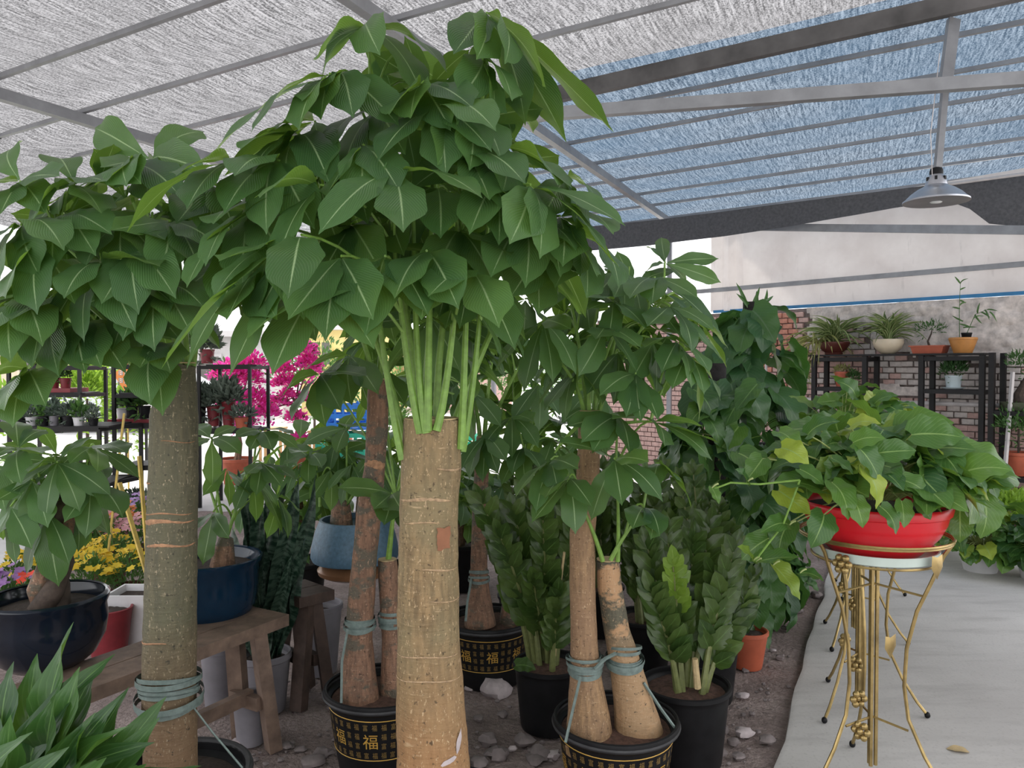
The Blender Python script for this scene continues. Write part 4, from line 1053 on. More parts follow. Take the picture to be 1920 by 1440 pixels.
# ------------------------------------------------------------------ lamp
t = thing('pendant_lamp', 'metal dish lamp with white bulb hanging from the steel roof hanger', 'lamp', P(1755, 378, 3.8))
top = RP(*rab(1787, 4), -.09); 
MB().bar(top, P(1771, 170, 3.86), .058, .03, V((0, 1, 0))).build('hanger', M_STEEL, t, smooth=False)
MB().bar(P(1772, 165, 3.87), P(1757, 330, 3.8), .030, .026, V((0, 1, 0))).build('conduit', M_STEEL, t, smooth=False)
lc = P(1755, 379, 3.8)
MB().lathe([(.150, 0), (.149, .008), (.138, .016), (.115, .040), (.085, .062), (.062, .074), (.050, .082), (.047, .100), (.040, .118), (.032, .132), (.026, .136), (.022, .134), (.030, .120), (.040, .098), (.045, .080), (.080, .056), (.112, .034), (.136, .010), (.147, .0)], lc, 40).build('shade', M_ALU, t)
MB().lathe([(.030, .125), (.031, .15), (.026, .165), (.012, .17)], lc, 20, True).build('socket', M_BLACKP, t)
for k in range(6):
    a = k * math.pi / 3; p = lc + V((math.cos(a) * .041, math.sin(a) * .041, .112)); MB().box(p, (.012, .012, .018), a).build('vent_slot', M_BLACKP, t)
MB().lathe([(.001, -.006), (.022, -.004), (.034, .004), (.037, .02), (.034, .045), (.028, .07), (.022, .11)], lc, 24).build('bulb', M_BULB, t)
MB().tube([P(1748, 330, 3.78), P(1745, 250, 3.79), P(1762, 100, 3.85)], .0022, 6).build('flex', M_PVC, t)

# ------------------------------------------------------------------ brass plant stands with pothos basins
def stand(c, label, rot, H=.755, foot=.235):
    t = thing('plant_stand', label, 'plant stand', c); c = V(c)
    def ring(z, R, r, nm, mat): return MB().torus(c + Z * z, R, r, 44, 6).build(nm, mat, t)
    ring(H + .045, .222, .0045, 'ring', M_BRASS); ring(H + .038, .221, .003, 'ring', M_BRASS)
    MB().lathe([(.001, H - .022), (.178, H - .022), (.184, H - .018), (.186, H + .008), (.180, H + .008), (.178, H - .012), (.001, H - .012)], c, 44).build('tray', M_MINT, t)
    ring(H - .026, .184, .004, 'ring', M_BRASS)
    for k in range(3):
        a = rot + k * 2 * math.pi / 3; e = V((math.cos(a), math.sin(a), 0)); pts = []
        for q, rr in ((H + .045, .222), (H + .0, .195), (H - .08, .165), (H - .18, .125), (H - .30, .098), (H - .42, .092), (H - .52, .105), (H - .62, .15), (H - .70, .20), (.012, foot)):
            pts.append(c + e * rr + Z * q)
        leg = MB().tube(pts, .0058, 7).build('leg', M_BRASS, t)
        MB().ball(pts[-1], (.011, .011, .012), 8, 6).build('foot_cap', M_BLACKP, leg)
        for q in (H - .13, .2):
            rr = .142 if q > .3 else .105
            MB().tube([c + Z * (q + .015), c + e * rr + Z * q], .004, 6).build('brace', M_BRASS, t)
        for z_, rr, tp_ in (((.19, .075, 'flower'), (H - .02, .205, 'flower')) if k == 0 else ((H - .30, .06, 'leafo'), (H - .02, .205, 'leafo')) if k == 1 else ((H - .02, .205, 'leafo'), (.24, .07, 'flower'))):
            a2 = a + (.35 if tp_ == 'flower' else -.35); o = c + V((math.cos(a2), math.sin(a2), 0)) * rr + Z * z_
            n = V((math.cos(a2), math.sin(a2), .1)).normalized(); x, y, z = frame(n, Z)
            mb = MB()
            if tp_ == 'flower':
                for j in range(6):
                    an = j * math.pi / 3; p = o + (x * math.cos(an) + z * math.sin(an)) * .020
                    mb.ball(p, .0115, 7, 5)
                mb.ball(o + n * .006, .011, 7, 5); mb.build('flower_ornament', M_BRASS, t)
            else:
                b = o + Z * .03; ti = o - Z * .035
                s = .028
                mb.add([b, b + x * s * .9 + Z * .008, o + x * s, ti, o - x * s, b - x * s * .9 + Z * .008, o + n * .010], [(0, 1, 6), (1, 2, 6), (2, 3, 6), (3, 4, 6), (4, 5, 6), (5, 0, 6)])
                mb.build('leaf_ornament', M_BRASS, t)
    mb = MB()
    for k in range(3):
        a = rot + .5 + k * 2 * math.pi / 3; o = V((math.cos(a), math.sin(a), 0)) * .011
        mb = MB(); mb.tube([c + o + Z * .06, c + o + Z * (H - .03)], .0062, 7); mb.build('centre_rod', M_BRASS, t)
    return t
BAS = [(.13, 0), (.135, .004), (.15, .02), (.185, .06), (.205, .10), (.211, .125), (.218, .130), (.222, .150), (.219, .156)]
def basin(c, label, n, seed, h=.22, rx=.30, ry=.28, mat=M_RED, ll=.115, explicit=None, low=-.12, front=True, hang=1.):
    c = V(c); t = thing('pothos_basin', label, 'potted plant', c)
    pot(t, c, BAS, mat, M_SOIL, .13, .006, 48, name='basin')
    top = c + Z * .15
    if explicit:
        for (hx, hy, dd), (tx, ty, td) in explicit:
            hb = P(hx, hy, c.y + dd); tpp = P(tx, ty, c.y + td)
            pothos_leaf(t, top + (hb - top) * .15 + Z * .02, hb, tpp, M_POTH, .82, Z + V((0, -.7, 0)) + V((U(-.3, .3), 0, 0)))
    pothos_dome(t, top + Z * .02, rx, ry, h, n, M_POTH, ll, low, seed, front, hang); return t
S1 = FD(1634, 2.43, PZ); ST = [S1, V((1.35, 2.98, PZ)), V((1.66, 3.72, PZ)), V((2.04, 4.50, PZ))]
LB = ['aged brass plant stand with flower ornaments under the red pothos basin', 'brass plant stand directly behind the one with the red basin', 'brass plant stand between two other brass stands on the path', 'brass plant stand farthest along the row on the path']
for k, c in enumerate(ST): stand(c, LB[k], math.radians((200, 216, 222, 222)[k]))
EX = [((1515, 815, -.20), (1575, 790, -.24)), ((1595, 800, -.2), (1652, 795, -.24)), ((1600, 830, -.26), (1660, 822, -.30)), ((1710, 815, -.2), (1805, 820, -.22)), ((1645, 850, -.26), (1718, 845, -.28)),
      ((1460, 810, -.1), (1500, 850, -.16)), ((1385, 850, .0), (1437, 905, -.06)), ((1465, 840, -.2), (1517, 870, -.26)), ((1610, 840, -.28), (1650, 905, -.3)), ((1730, 865, -.2), (1775, 895, -.25)), ((1810, 845, -.1), (1893, 890, -.12)),
      ((1800, 880, -.16), (1850, 925, -.2)), ((1620, 880, -.3), (1642, 955, -.32)), ((1560, 905, -.26), (1590, 975, -.3)), ((1540, 920, -.2), (1450, 905, -.2)), ((1460, 920, -.15), (1520, 965, -.2)), ((1600, 935, -.28), (1618, 990, -.3)),
      ((1650, 950, -.28), (1680, 1002, -.3)), ((1690, 940, -.26), (1695, 990, -.28)), ((1545, 965, -.24), (1520, 1028, -.27)), ((1790, 930, -.15), (1815, 970, -.18)), ((1800, 950, -.1), (1800, 1018, -.12)), ((1840, 930, -.06), (1838, 1010, -.08)),
      ((1430, 860, -.1), (1400, 900, -.12)), ((1500, 880, -.22), (1545, 910, -.26)), ((1690, 900, -.26), (1740, 930, -.28)), ((1720, 940, -.24), (1745, 975, -.26)), ((1560, 860, -.26), (1600, 890, -.3)), ((1680, 810, -.1), (1730, 800, -.14)), ((1840, 880, -.05), (1870, 935, -.08)), ((1480, 980, -.1), (1460, 1040, -.12)), ((1440, 1010, -.08), (1390, 1050, -.08))]
tb = basin(ST[0] + Z * .745, 'red plastic basin brimming with pothos on the brass stand', 120, 3, .22, .30, .25, M_RED, .125, EX, .22, True, .3)
# trailing vine down the side of the basin
vine = [P(1500, 900, 2.2), P(1468, 985, 2.22), P(1440, 1020, 2.24), P(1416, 1052, 2.24), P(1440, 1068, 2.24), P(1500, 1062, 2.24)]
MB().tube(vine[:4], .003, 6).build('vine', M_STEM, tb)
MB().tube([P(1500, 900, 2.2), P(1425, 908, 2.22), P(1370, 905, 2.24), P(1335, 918, 2.25)], .003, 6).build('vine', M_STEM, tb)
for hb, tp_, d in (((1416, 1055), (1500, 1045), 2.24), ((1412, 1052), (1382, 1025), 2.24), ((1335, 915), (1348, 945), 2.25), ((1400, 905), (1378, 880), 2.24), ((1480, 985), (1425, 1000), 2.24), ((1500, 1075), (1545, 1090), 2.26), ((1450, 1060), (1500, 1125), 2.3)):
    pothos_leaf(tb, P(hb[0] + 12, hb[1] - 8, d), P(*hb, d), P(*tp_, d - .03), M_POTH, .7)
for k, (n_, lab) in enumerate(((60, 'pothos basin on the stand directly behind the red basin'), (95, 'full pothos basin on the middle one of the brass stands'), (80, 'pothos basin on the stand farthest along the path'))):
    basin(ST[k + 1] + Z * .745, lab, n_, 20 + k, .30 if k == 1 else .24, .30, .30, M_TERRA, .115, None, -.05, True)

# ------------------------------------------------------------------ climbing pothos on poles
def climber(px_, y, ztop, R, n, label, mat, ll, seed, poleR=.04, zlow=.2, pole_top=None, xo=0):
    c = FD(px_, y); t = thing('climbing_pothos', label, 'potted plant', c); r = random.Random(seed)
    pot(t, c, [(.10, 0), (.104, .01), (.14, .24), (.148, .24), (.148, .26)], M_BLACKP, M_SOIL, .235)
    MB().tube([c + Z * .22, c + Z * ((pole_top or ztop))], poleR, 14).build('moss_pole', M_MOSS, t)
    for k in range(n):
        a = r.uniform(0, 2 * math.pi); z = r.uniform(zlow, ztop); o = V((math.cos(a), math.sin(a), 0))
        if o.y > .4 and r.random() < .6: o.y = -o.y
        rr = R * r.uniform(.45, 1) * (1 if z < ztop - .2 else .6)
        hub = c + o * rr + Z * z; d = (o * .5 - Z * r.uniform(.4, 1.2) + V((r.uniform(-.4, .4), 0, 0))).normalized(); l = ll * r.uniform(.75, 1.2)
        pothos_leaf(t, c + o * poleR + Z * (z - .1), hub, hub + d * l, mat, .78, Z + o * .9)
    return t, c
t, c = climber(1405, 4.7, 1.74, .24, 110, 'tall climbing pothos column with large dark hanging leaves against the brick wall', M_POTHD, .26, 5, .05, .2)
for k in range(7): leaf('young_leaf', 'strap', M_POTHD, c + V((U(-.06, .06), 0, 1.66)), c + V((U(-.14, .14), U(-.05, .05), U(1.75, 1.86))), V((0, -1, 0)), .025, t)
t, c = climber(1342, 3.75, 1.28, .22, 80, 'climbing pothos with bare black pole top and glossy green leaves', M_POTHD, .20, 6, .042, .15, pole_top=1.365)
for (hx, hy), (tx, ty) in (((1400, 740), (1360, 800)), ((1420, 720), (1380, 770)), ((1385, 800), (1345, 850)), ((1300, 730), (1340, 790)), ((1320, 780), (1350, 840)), ((1360, 830), (1400, 890)), ((1290, 820), (1330, 900)), ((1400, 860), (1370, 920)), ((1350, 900), (1300, 960)), ((1420, 930), (1380, 990)), ((1330, 760), (1290, 800))):
    pothos_leaf(t, c + Z * 1.0, P(hx, hy, 3.55), P(tx, ty, 3.5), M_POTH if hx % 20 else M_BLADE, .75)
t, c = climber(1425, 4.05, .95, .17, 45, 'low dark pothos bush at the foot of the climbing column', M_POTHD, .20, 9, .035, .15)

# ------------------------------------------------------------------ racks along the wall
def wp(x, z, off): return wallpt(x, off, z)
RKZ = 1.455
def rack(x0, x1, off0, off1, zt, shelves, label, name='metal_rack', slats=False):
    a = wp(x0, 0, off1); b = wp(x1, 0, off1); t = thing(name, label, 'rack', (a + b) / 2 + Z * PZ); dep = WN * (off0 - off1)
    for p in (a, b, a + dep, b + dep):
        MB().box((p.x, p.y, PZ + (zt - PZ) / 2), (.045, .045, zt - PZ), M=WM).build('post', M_BLACKM, t, smooth=False)
    for z in shelves:
        for p, q in ((a, b), (a + dep, b + dep), (a, a + dep), (b, b + dep)):
            MB().bar(p + Z * z, q + Z * z, .03, .04).build('rail', M_BLACKM, t, smooth=False)
        if z < zt - .1:
            for k in range(5):
                e = dep * (k + .5) / 5; MB().bar(a + e + Z * (z + .012), b + e + Z * (z + .012), .02, .012).build('slat', M_BLACKM, t, smooth=False)
    return t
rack(1527, 1622, .12, .40, RKZ, (.62, 1.11, RKZ - .03), 'black steel rack under the two spider plant bowls')
rack(1728, 1842, .12, .40, RKZ, (.62, 1.11, RKZ - .03), 'black steel rack holding the pale blue pot on its shelf')
rack(1860, 2010, .10, .42, RKZ + .02, (.34, .93), 'black steel rack with the mossy bonsai tray on its shelf', slats=True)
a, b = wp(1516, RKZ + .011, .26), wp(1856, RKZ + .011, .26)
o = MB().bar(a, b, .34, .016).build('shelf_board', M_BLACKM, smooth=False); tag(o, 'long thin dark board laid across the tops of the black racks', 'shelf')
SZ = RKZ + .021
def rpot(x, off, z, prof, mat, label, name='potted_plant', soil=M_SOIL, n=32, d=None):
    c = wp(x, z, off); t = thing(name, label, 'potted plant', c); s = prof[-1][1]
    pot(t, c, prof, mat, soil, s - .02, .008, n); return t, c
t, c = rpot(1563, .26, SZ, [(.085, 0), (.09, .012), (.085, .02), (.13, .06), (.158, .105), (.168, .12), (.168, .132)], M_BROWN, 'dark brown bowl of long arching spider plant leaves')
spray(t, c + Z * .12, 110, .46, M_SPID, 1, (.1, 1.9), .35, .022, clip=True)
spray(t, c + Z * .12 - WD * .18, 55, .36, M_SPIDY, 2, (-.2, .5), .6, .018, clip=True)
for k in range(5):      # pale plantlets hanging over the side
    q = c - WD * (.22 + .03 * k) + Z * (-.02 - .075 * k) + WN * .08
    MB().tube(curve(c + Z * .12 - WD * .1, q, .1), .003, 5).build('runner', M_SPIDY, t); spray(t, q, 26, .13, M_SPIDY, 30 + k, (-.6, .9), .4, .012, clip=True)
t, c = rpot(1665, .26, SZ, [(.06, 0), (.085, .02), (.125, .06), (.145, .11), (.142, .148)], M_CREAM, 'round cream bowl of upright spider plant')
spray(t, c + Z * .13, 120, .40, M_SPID, 4, (.1, 2.4), .28, .022, clip=True)
c = wp(1743, SZ, .26); t = thing('bonsai_tray', 'red-brown rectangular tray with a thin small-leaved bonsai', 'potted plant', c)
mb = MB(); a2, b2 = .15, .085
vs_ = [c + WM @ V((x * a2 * s, y * b2 * s, z)) for z, s in ((0, .88), (.066, 1), (.066, 1.1), (.078, 1.1), (.078, .97), (.02, .9)) for x, y in ((-1, -1), (1, -1), (1, 1), (-1, 1))]
mb.add(vs_, [(3, 2, 1, 0)] + [(k * 4 + j, k * 4 + (j + 1) % 4, k * 4 + 4 + (j + 1) % 4, k * 4 + 4 + j) for k in range(5) for j in range(4)] + [(20, 21, 22, 23)]).build('tray', M_TERRA, t, smooth=False)
MB().box(c + Z * .055, (.26, .145, .03), M=WM).build('soil', M_SOIL, t, smooth=False)
MB().tube([c + Z * .06, c + WD * -.02 + Z * .12, c + WD * .01 + Z * .19, c + WD * .02 + Z * .24], [.012, .010, .007, .004], 7).build('stem', M_BARKB, t)
tuft(MB(), c + Z * .22, .15, .10, 150, .045, .014, 5, .1).build('foliage', M_SMALL, t, kind='stuff')
t, c = rpot(1805, .28, SZ, [(.07, 0), (.078, .0), (.12, .125), (.125, .128), (.12, .145)], M_ORANGE, 'ochre tapered pot with a wispy tall seedling')
MB().lathe([(.035, .13), (.045, .18), (.047, .182), (.047, .192), (.04, .192), (.001, .17)], c + WD * .03, 20).build('inner_pot', M_BLACKP, t)
MB().tube([c + WD * -.03 + Z * .13, c + WD * -.035 + Z * .4, c + WD * -.03 + Z * .66], [.004, .003, .002], 6).build('stem', M_SMALL, t)
MB().tube([c + WD * .03 + Z * .18, c + WD * .10 + Z * .36, c + WD * .2 + Z * .40], [.004, .003, .002], 6).build('stem', M_SMALL, t)
for (uo, zo, du, dz) in ((-.03, .66, -.05, .07), (-.03, .65, .07, .05), (-.03, .6, .05, .02), (-.03, .45, .06, .03), (-.03, .42, -.07, .02), (-.03, .5, .05, -.03), (.08, .3, .1, .04), (.1, .36, .06, -.09), (.15, .38, .08, -.06), (.2, .4, .09, -.02), (.18, .4, .04, -.1), (.12, .37, .02, .1), (.05, .25, -.09, .03), (.22, .38, .06, -.1), (.0, .3, -.1, .06), (.0, .24, .12, .0)):
    b = c + WD * uo + Z * zo; leaf('leaf', 'strap', M_SMALL, b, b + WD * du + Z * dz, WN + Z * .4, .016, t)
t, c = rpot(1580, .26, 1.137, [(.06, 0), (.064, .01), (.078, .135), (.085, .137), (.085, .155)], M_TERRA, 'terracotta pot with pale trailing succulent under the brown bowl')
tuft(MB(), c + Z * .16, .09, .07, 160, .035, .016, 6).build('foliage', M_SPIDY, t, kind='stuff')
tuft(MB(), c + WD * .13 + WN * .03 + Z * .08, .07, .10, 200, .035, .015, 7).build('foliage', M_SMALL, t, kind='stuff')
t, c = rpot(1788, .26, 1.137, [(.056, 0), (.06, .0), (.072, .11), (.076, .115), (.076, .125)], M_PALEB, 'pale blue pot and saucer with a bushy green plant on rack shelf')
MB().lathe([(.07, -.004), (.10, .008), (.104, .014), (.096, .012), (.06, .004)], c, 28).build('saucer', M_PALEB, t)
tuft(MB(), c + Z * .16, .12, .12, 420, .045, .018, 8, .7).build('foliage', M_SMALL, t, kind='stuff')
t, c = rpot(1915, .26, .955, [(.13, 0), (.14, .0), (.16, .05), (.165, .07)], plain('mossy_tray', (.075, .085, .05), .9), 'mossy bonsai tray with a thick dark stump on rack shelf')
MB().tube([c + Z * .05, c + WD * -.02 + Z * .14, c + WD * .02 + Z * .24, c + WD * .06 + Z * .34], [.055, .04, .025, .012], 10, True, .2).build('stump', M_BARKB, t)
tuft(MB(), c + WN * .03 + Z * .40, .13, .14, 160, .045, .018, 9).build('foliage', M_SMALL, t, kind='stuff')
MB().bar(wp(1882, PZ, .46), wp(1899, 1.30, .40), .035, .02).build('timber_batten', M_PVC, smooth=False, label='pale wooden batten leaning upright against the black racks', cat='batten')
t, c = rpot(1912, .28, .365, [(.075, 0), (.08, .01), (.105, .18), (.115, .183), (.115, .21)], M_TERRA, 'tall red pot of fine leafy shrub on low slatted shelf')
tuft(MB(), c + Z * .42, .24, .22, 700, .05, .02, 10).build('foliage', M_SMALL, t, kind='stuff')
MB().tube([c + Z * .18, c + Z * .42], .01, 6).build('stem', M_BARKB, t)
# white bowls under the rack, spider plant on the ground
for k, x in enumerate((1868, 1935)):
    c = wp(x, PZ, .3); t = thing('white_bowl', ('white plastic bowl' if k == 0 else 'tan plastic bowl') + ' standing on the path under the low slatted shelf', 'bowl', c)
    pot(t, c, [(.08, 0), (.085, .0), (.12, .12), (.13, .13), (.13, .14)], M_WHITEP if k == 0 else M_CREAM, None)
t, c = rpot(1800, .30, PZ, [(.09, 0), (.095, .01), (.12, .2), (.125, .22)], M_WHITEP, 'white pot of spider plant standing between the black racks')
spray(t, c + Z * .22, 60, .36, M_SPID, 14, (.5, 2.5), .2, .02, clip=True)
# leafy plants on the path beyond the stands
def floorpot(x, y, prof, mat, label, tl, lf, R, h, n, l, w, seed, off=None):
    c = FD(x, y, PZ); t = thing('potted_plant', label, 'potted plant', c); pot(t, c, prof, mat, M_SOIL, prof[-1][1] - .02, .006)
    pothos_dome(t, c + Z * prof[-1][1], R, R, h, n, lf, l, -.1, seed, True); return t, c
WB = [(.09, 0), (.095, .0), (.125, .12), (.137, .155), (.14, .17), (.14, .175)]
floorpot(1838, 5.0, WB, M_WHITEP, 'translucent white bowl of variegated leafy plant on the path', 0, M_POTH, .24, .26, 120, .11, .05, 41)
floorpot(1948, 4.8, WB, M_WHITEP, 'white bowl of dark heart-leaved plant at the path side', 0, M_BLADE, .22, .24, 90, .12, .05, 42)
floorpot(1745, 5.5, WB, M_GREYP, 'grey pot of leafy plant behind the red basin stand', 0, M_POTH, .22, .3, 80, .10, .05, 43)
c = FD(1890, 5.75, PZ); t = thing('fern_pot', 'low pot of bright green ferny foliage in front of the racks', 'potted plant', c)
pot(t, c, [(.12, 0), (.13, .0), (.17, .15), (.18, .17)], M_BROWN, M_SOIL, .15)
tuft(MB(), c + Z * .22, .36, .17, 1500, .06, .028, 44, .5).build('foliage', M_LIME, t, kind='stuff')
c = FD(1460, 4.45); t = thing('red_pot', 'small red pot with leafy shoots beside the path edge', 'potted plant', c)
pot(t, c, [(.07, 0), (.075, .0), (.09, .11), (.095, .12)], M_TERRA, M_SOIL, .10); pothos_dome(t, c + Z * .13, .15, .15, .16, 40, M_POTHD, .1, -.1, 45, True)
# ------------------------------------------------------------------ benches and pots on the left
def bench(near_r, far_r, near_l, H, label, ext=.5, th=.04, legs=None, mat=M_WOOD):
    a, b, c = onz(*near_r, H), onz(*far_r, H), onz(*near_l, H)
    d = (c - a); ln = d.length + ext; d.normalize(); w = V((-d.y, d.x, 0)); w = w if w.dot(b - a) > 0 else -w; wd = max(.22, abs((b - a).dot(w)))
    t = thing('wooden_bench', label, 'bench', a + d * ln / 2 + w * wd / 2 - Z * H)
    e = a + d * ln
    for k in range(2):
        s0 = wd * k / 2 + .003; s1 = wd * (k + 1) / 2 - .003
        q = [a + w * s0, a + w * s1, e + w * s1, e + w * s0]
        mb = MB(); mb.add([p + Z * (z) for z in (-th, 0) for p in q], [(0, 1, 2, 3), (7, 6, 5, 4), (0, 4, 5, 1), (1, 5, 6, 2), (2, 6, 7, 3), (3, 7, 4, 0)]); mb.build('plank', mat, t, smooth=False)
    for u in (.10, ln - .10):
        for s in (.05, wd - .05):
            p = a + d * u + w * s
            MB().bar(p - Z * th, p + d * (-.05 if u < ln / 2 else .05) + w * (-.02 if s < wd / 2 else .02) - Z * H, .055, .045).build('leg', mat, t, smooth=False)
        p = a + d * u - Z * (H * .62); MB().bar(p + w * .04, p + w * (wd - .04), .03, .045).build('stretcher', mat, t, smooth=False)
    p = a - Z * (H * .60) + w * wd / 2; MB().bar(p + d * .08, p + d * (ln - .08), .03, .045).build('stretcher', mat, t, smooth=False)
    return t, a, d, w, wd, ln
BH_ = .47
bench((543, 1152), (470, 1134), (192, 1284), BH_, 'weathered plank bench carrying the navy pot and the black bowl', 1.0)
bench((628, 1106), (560, 1088), (562, 1122), BH_ - .02, 'small dark wooden bench carrying the slate blue ribbed pot', .0, mat=M_WOODD)
# navy glazed pot with small money tree
c = onz(385, 1150, BH_); c = V((c.x, c.y + .03, BH_)); dN = c.y
t = thing('small_money_tree', 'young money tree in glossy navy blue pot on plank bench', 'potted plant', c)
pot(t, c, [(.150, 0), (.155, .008), (.165, .03), (.172, .10), (.178, .17), (.186, .182), (.187, .195)], M_NAVY, M_SOIL, .155, .010, 48)
MB().tube([P(417, 1062, dN), P(420, 1030, dN), P(424, 1008, dN)], [.045, .034, .024], 14, True, .15).build('trunk', M_BARKR, t)
sp = shoots(t, [((424, 1012, 0), (410, 940, 0), (395, 850, 0)), ((424, 1010, 0), (450, 930, 0), (488, 840, 0)), ((424, 1012, 0), (440, 960, .05), (470, 880, .05)), ((422, 1012, .02), (400, 930, .06), (380, 880, .08))], dN, M_STEM, .006)
crown(t, sp, [((396, 822), -.05, [(398, 912), (358, 800, -1), (452, 852), (442, 800, -1), (350, 840)]), ((490, 808), -.02, [(511, 846), (560, 842), (468, 845), (552, 815), (440, 820)]), ((490, 868), -.08, [(528, 912), (556, 900), (460, 890), (480, 930)]),
              ((470, 890), .0, [(440, 960), (480, 980), (520, 950), (530, 1000)]), ((400, 960), -.06, [(380, 1060), (360, 1000), (430, 1010)]), ((425, 880), .05, [(380, 930), (430, 950), (470, 930)]), ((520, 930), .05, [(500, 1010), (540, 1010), (560, 960)])], dN, M_LEAF, M_STEM, .16, .40)
# black bowl with thick-trunked money tree
c = onz(62, 1262, BH_); c = V((c.x, c.y + .07, BH_)); dB = c.y
t = thing('small_money_tree', 'thick-trunked money tree in wide black blue glazed bowl at the bench end', 'potted plant', c)
pot(t, c, [(.085, 0), (.10, .004), (.13, .03), (.155, .08), (.162, .13), (.158, .17), (.165, .185), (.168, .20), (.164, .205)], M_INK, M_SOIL, .165, .010, 48)
tk = c + Z * .15
for k in range(3):
    pts = [tk + V((.03 * math.cos(q * 1.3 + k * 2.1), .03 * math.sin(q * 1.3 + k * 2.1), q * .075)) + V((.01 * q, 0, 0)) for q in range(6)]
    MB().tube(pts, [.036, .032, .026, .022, .02, .017], 12, True, .12).build('braided_trunk', M_BARKR if k == 1 else M_BARKB, t)
sp = shoots(t, [((95, 1000, 0), (90, 940, 0), (70, 880, 0)), ((105, 1000, 0), (120, 940, 0), (180, 870, 0)), ((98, 1000, 0), (60, 950, 0), (30, 880, 0)), ((100, 1000, 0), (100, 930, .04), (110, 860, .03))], dB, M_STEM, .006)
crown(t, sp, [((107, 866), -.08, [(86, 977), (210, 932), (52, 886), (20, 920), (150, 960)]), ((34, 840), -.05, [(40, 908), (87, 806, -1), (-15, 860), (30, 790, -1), (80, 850)]), ((178, 838), -.04, [(262, 897), (182, 886), (240, 850), (130, 870)]), ((60, 900), -.06, [(0, 1000), (50, 1010), (90, 990), (-10, 940)]), ((170, 910), -.02, [(160, 1010), (230, 970), (205, 1010), (120, 980)]),
              ((20, 950), -.08, [(-20, 1050), (30, 1060), (60, 1030)]), ((90, 960), -.05, [(110, 1100), (50, 1080), (130, 1060)]), ((140, 850), .06, [(90, 900), (140, 930), (200, 900), (220, 860)]), ((-10, 870), 0, [(-40, 960), (10, 960), (40, 930)])], dB, M_LEAF, M_STEM, .17, .40)
fill(t, sp, P(90, 900, dB + .12), (.22, .14, .12), 10, M_LEAF, M_STEM, .16, 61, ymin=-.5)
# blue ribbed pot on copper dish
c = onz(655, 1092, BH_ - .02); c = V((c.x, c.y + .12, BH_ - .02)); dR = c.y
o = MB().lathe([(.001, 0), (.13, 0), (.155, .012), (.16, .03), (.14, .05), (.11, .058), (.001, .058)], c, 40).build('copper_dish', M_COPPER, loc=c, label='shallow copper brown dish under the slate blue ribbed pot', cat='dish')
c2 = c + Z * .058
t = thing('small_money_tree', 'bushy money tree in slate blue ribbed pot on copper dish', 'potted plant', c2)
mb = MB(); n = 96; prof = [(.12, 0), (.178, .012), (.186, .03), (.180, .08), (.165, .14), (.152, .175), (.150, .185), (.138, .185), (.136, .16), (.001, .15)]
o0 = 0
for r, z in prof:
    for j in range(n):
        a = 2 * math.pi * j / n; rr = r * (1 + (.010 if j % 2 else -.006) * (.01 < z < .17 and r > .14)); mb.v.append(c2 + V((rr * math.cos(a), rr * math.sin(a), z)))
for k in range(len(prof) - 1):
    for j in range(n): a = k * n + j; b = k * n + (j + 1) % n; mb.f.append((a, b, b + n, a + n))
mb.build('pot', M_BLUEP, t)
MB().tube([c2 + V((-.06, 0, .14)), c2 + V((-.06, 0, .22)), c2 + V((-.055, 0, .27))], [.05, .042, .03], 14, True, .15).build('trunk', M_BARKR, t)
MB().tube([c2 + V((.04, .02, .14)), c2 + V((.035, .02, .23)), c2 + V((.03, .02, .28))], [.045, .035, .026], 14, True, .15).build('trunk', M_BARKR, t)
sp = shoots(t, [((600, 950, 0), (600, 900, 0), (590, 850, 0)), ((650, 945, 0), (650, 890, 0), (650, 830, 0)), ((650, 945, 0), (690, 890, 0), (720, 850, 0)), ((620, 950, .05), (620, 900, .08), (620, 850, .08))], dR, M_STEM, .006)
crown(t, sp, [((650, 802), -.04, [(566, 834), (694, 824), (642, 800, -1), (630, 850), (705, 800, -1)]), ((580, 852), -.1, [(530, 872), (578, 908), (604, 878), (545, 850)]), ((700, 850), -.02, [(660, 910), (710, 920), (750, 900)]), ((620, 880), -.06, [(580, 940), (620, 960), (660, 930)]), ((540, 830), 0, [(490, 880), (540, 890), (580, 860), (510, 815)]), ((660, 870), -.1, [(640, 950), (690, 950), (615, 920)])], dR, M_LEAF, M_STEM, .18, .40)
fill(t, sp, P(630, 860, dR + .15), (.3, .16, .10), 12, M_LEAF, M_STEM, .18, 71, ymin=-.6)
# snake plant in grey pot
c = FD(497, 3.02); t = thing('snake_plant', 'banded snake plant with tall sword leaves in light grey pot', 'potted plant', c)
pot(t, c, [(.075, 0), (.078, .0), (.098, .2), (.105, .205), (.105, .225)], M_GREYP, M_SOIL, .195)
for x, y, dd, w in ((560, 902, -.03, .075), (592, 890, .0, .07), (538, 905, .04, .07), (482, 935, .0, .07), (432, 965, .03, .07), (576, 1000, -.06, .065), (460, 1000, -.04, .07), (520, 960, .06, .07), (548, 1040, -.05, .055), (505, 920, .03, .07), (446, 880, .06, .06)):
    b = c + V((U(-.04, .04), U(-.04, .04), .19)); leaf('leaf', 'sword', M_SNAKE, b, P(x, y, 3.0 + dd), V((U(-.5, .5), -1, 0)), w, t)
for k, (x, y, r, h, lab) in enumerate(((598, 3.4, .10, .30, 'grey round pot standing empty under the small dark bench'), (412, 3.05, .07, .24, 'narrow grey pot standing on earth behind the bench leg'), (470, 2.75, .06, .17, 'small pale grey pot on earth by the bench leg'))):
    c = FD(x, y); t = thing('grey_pot', lab, 'pot', c); pot(t, c, [(r * .75, 0), (r * .78, 0), (r, h * .92), (r * 1.06, h * .93), (r * 1.06, h)], M_GREYP, M_SOIL, h * .85)
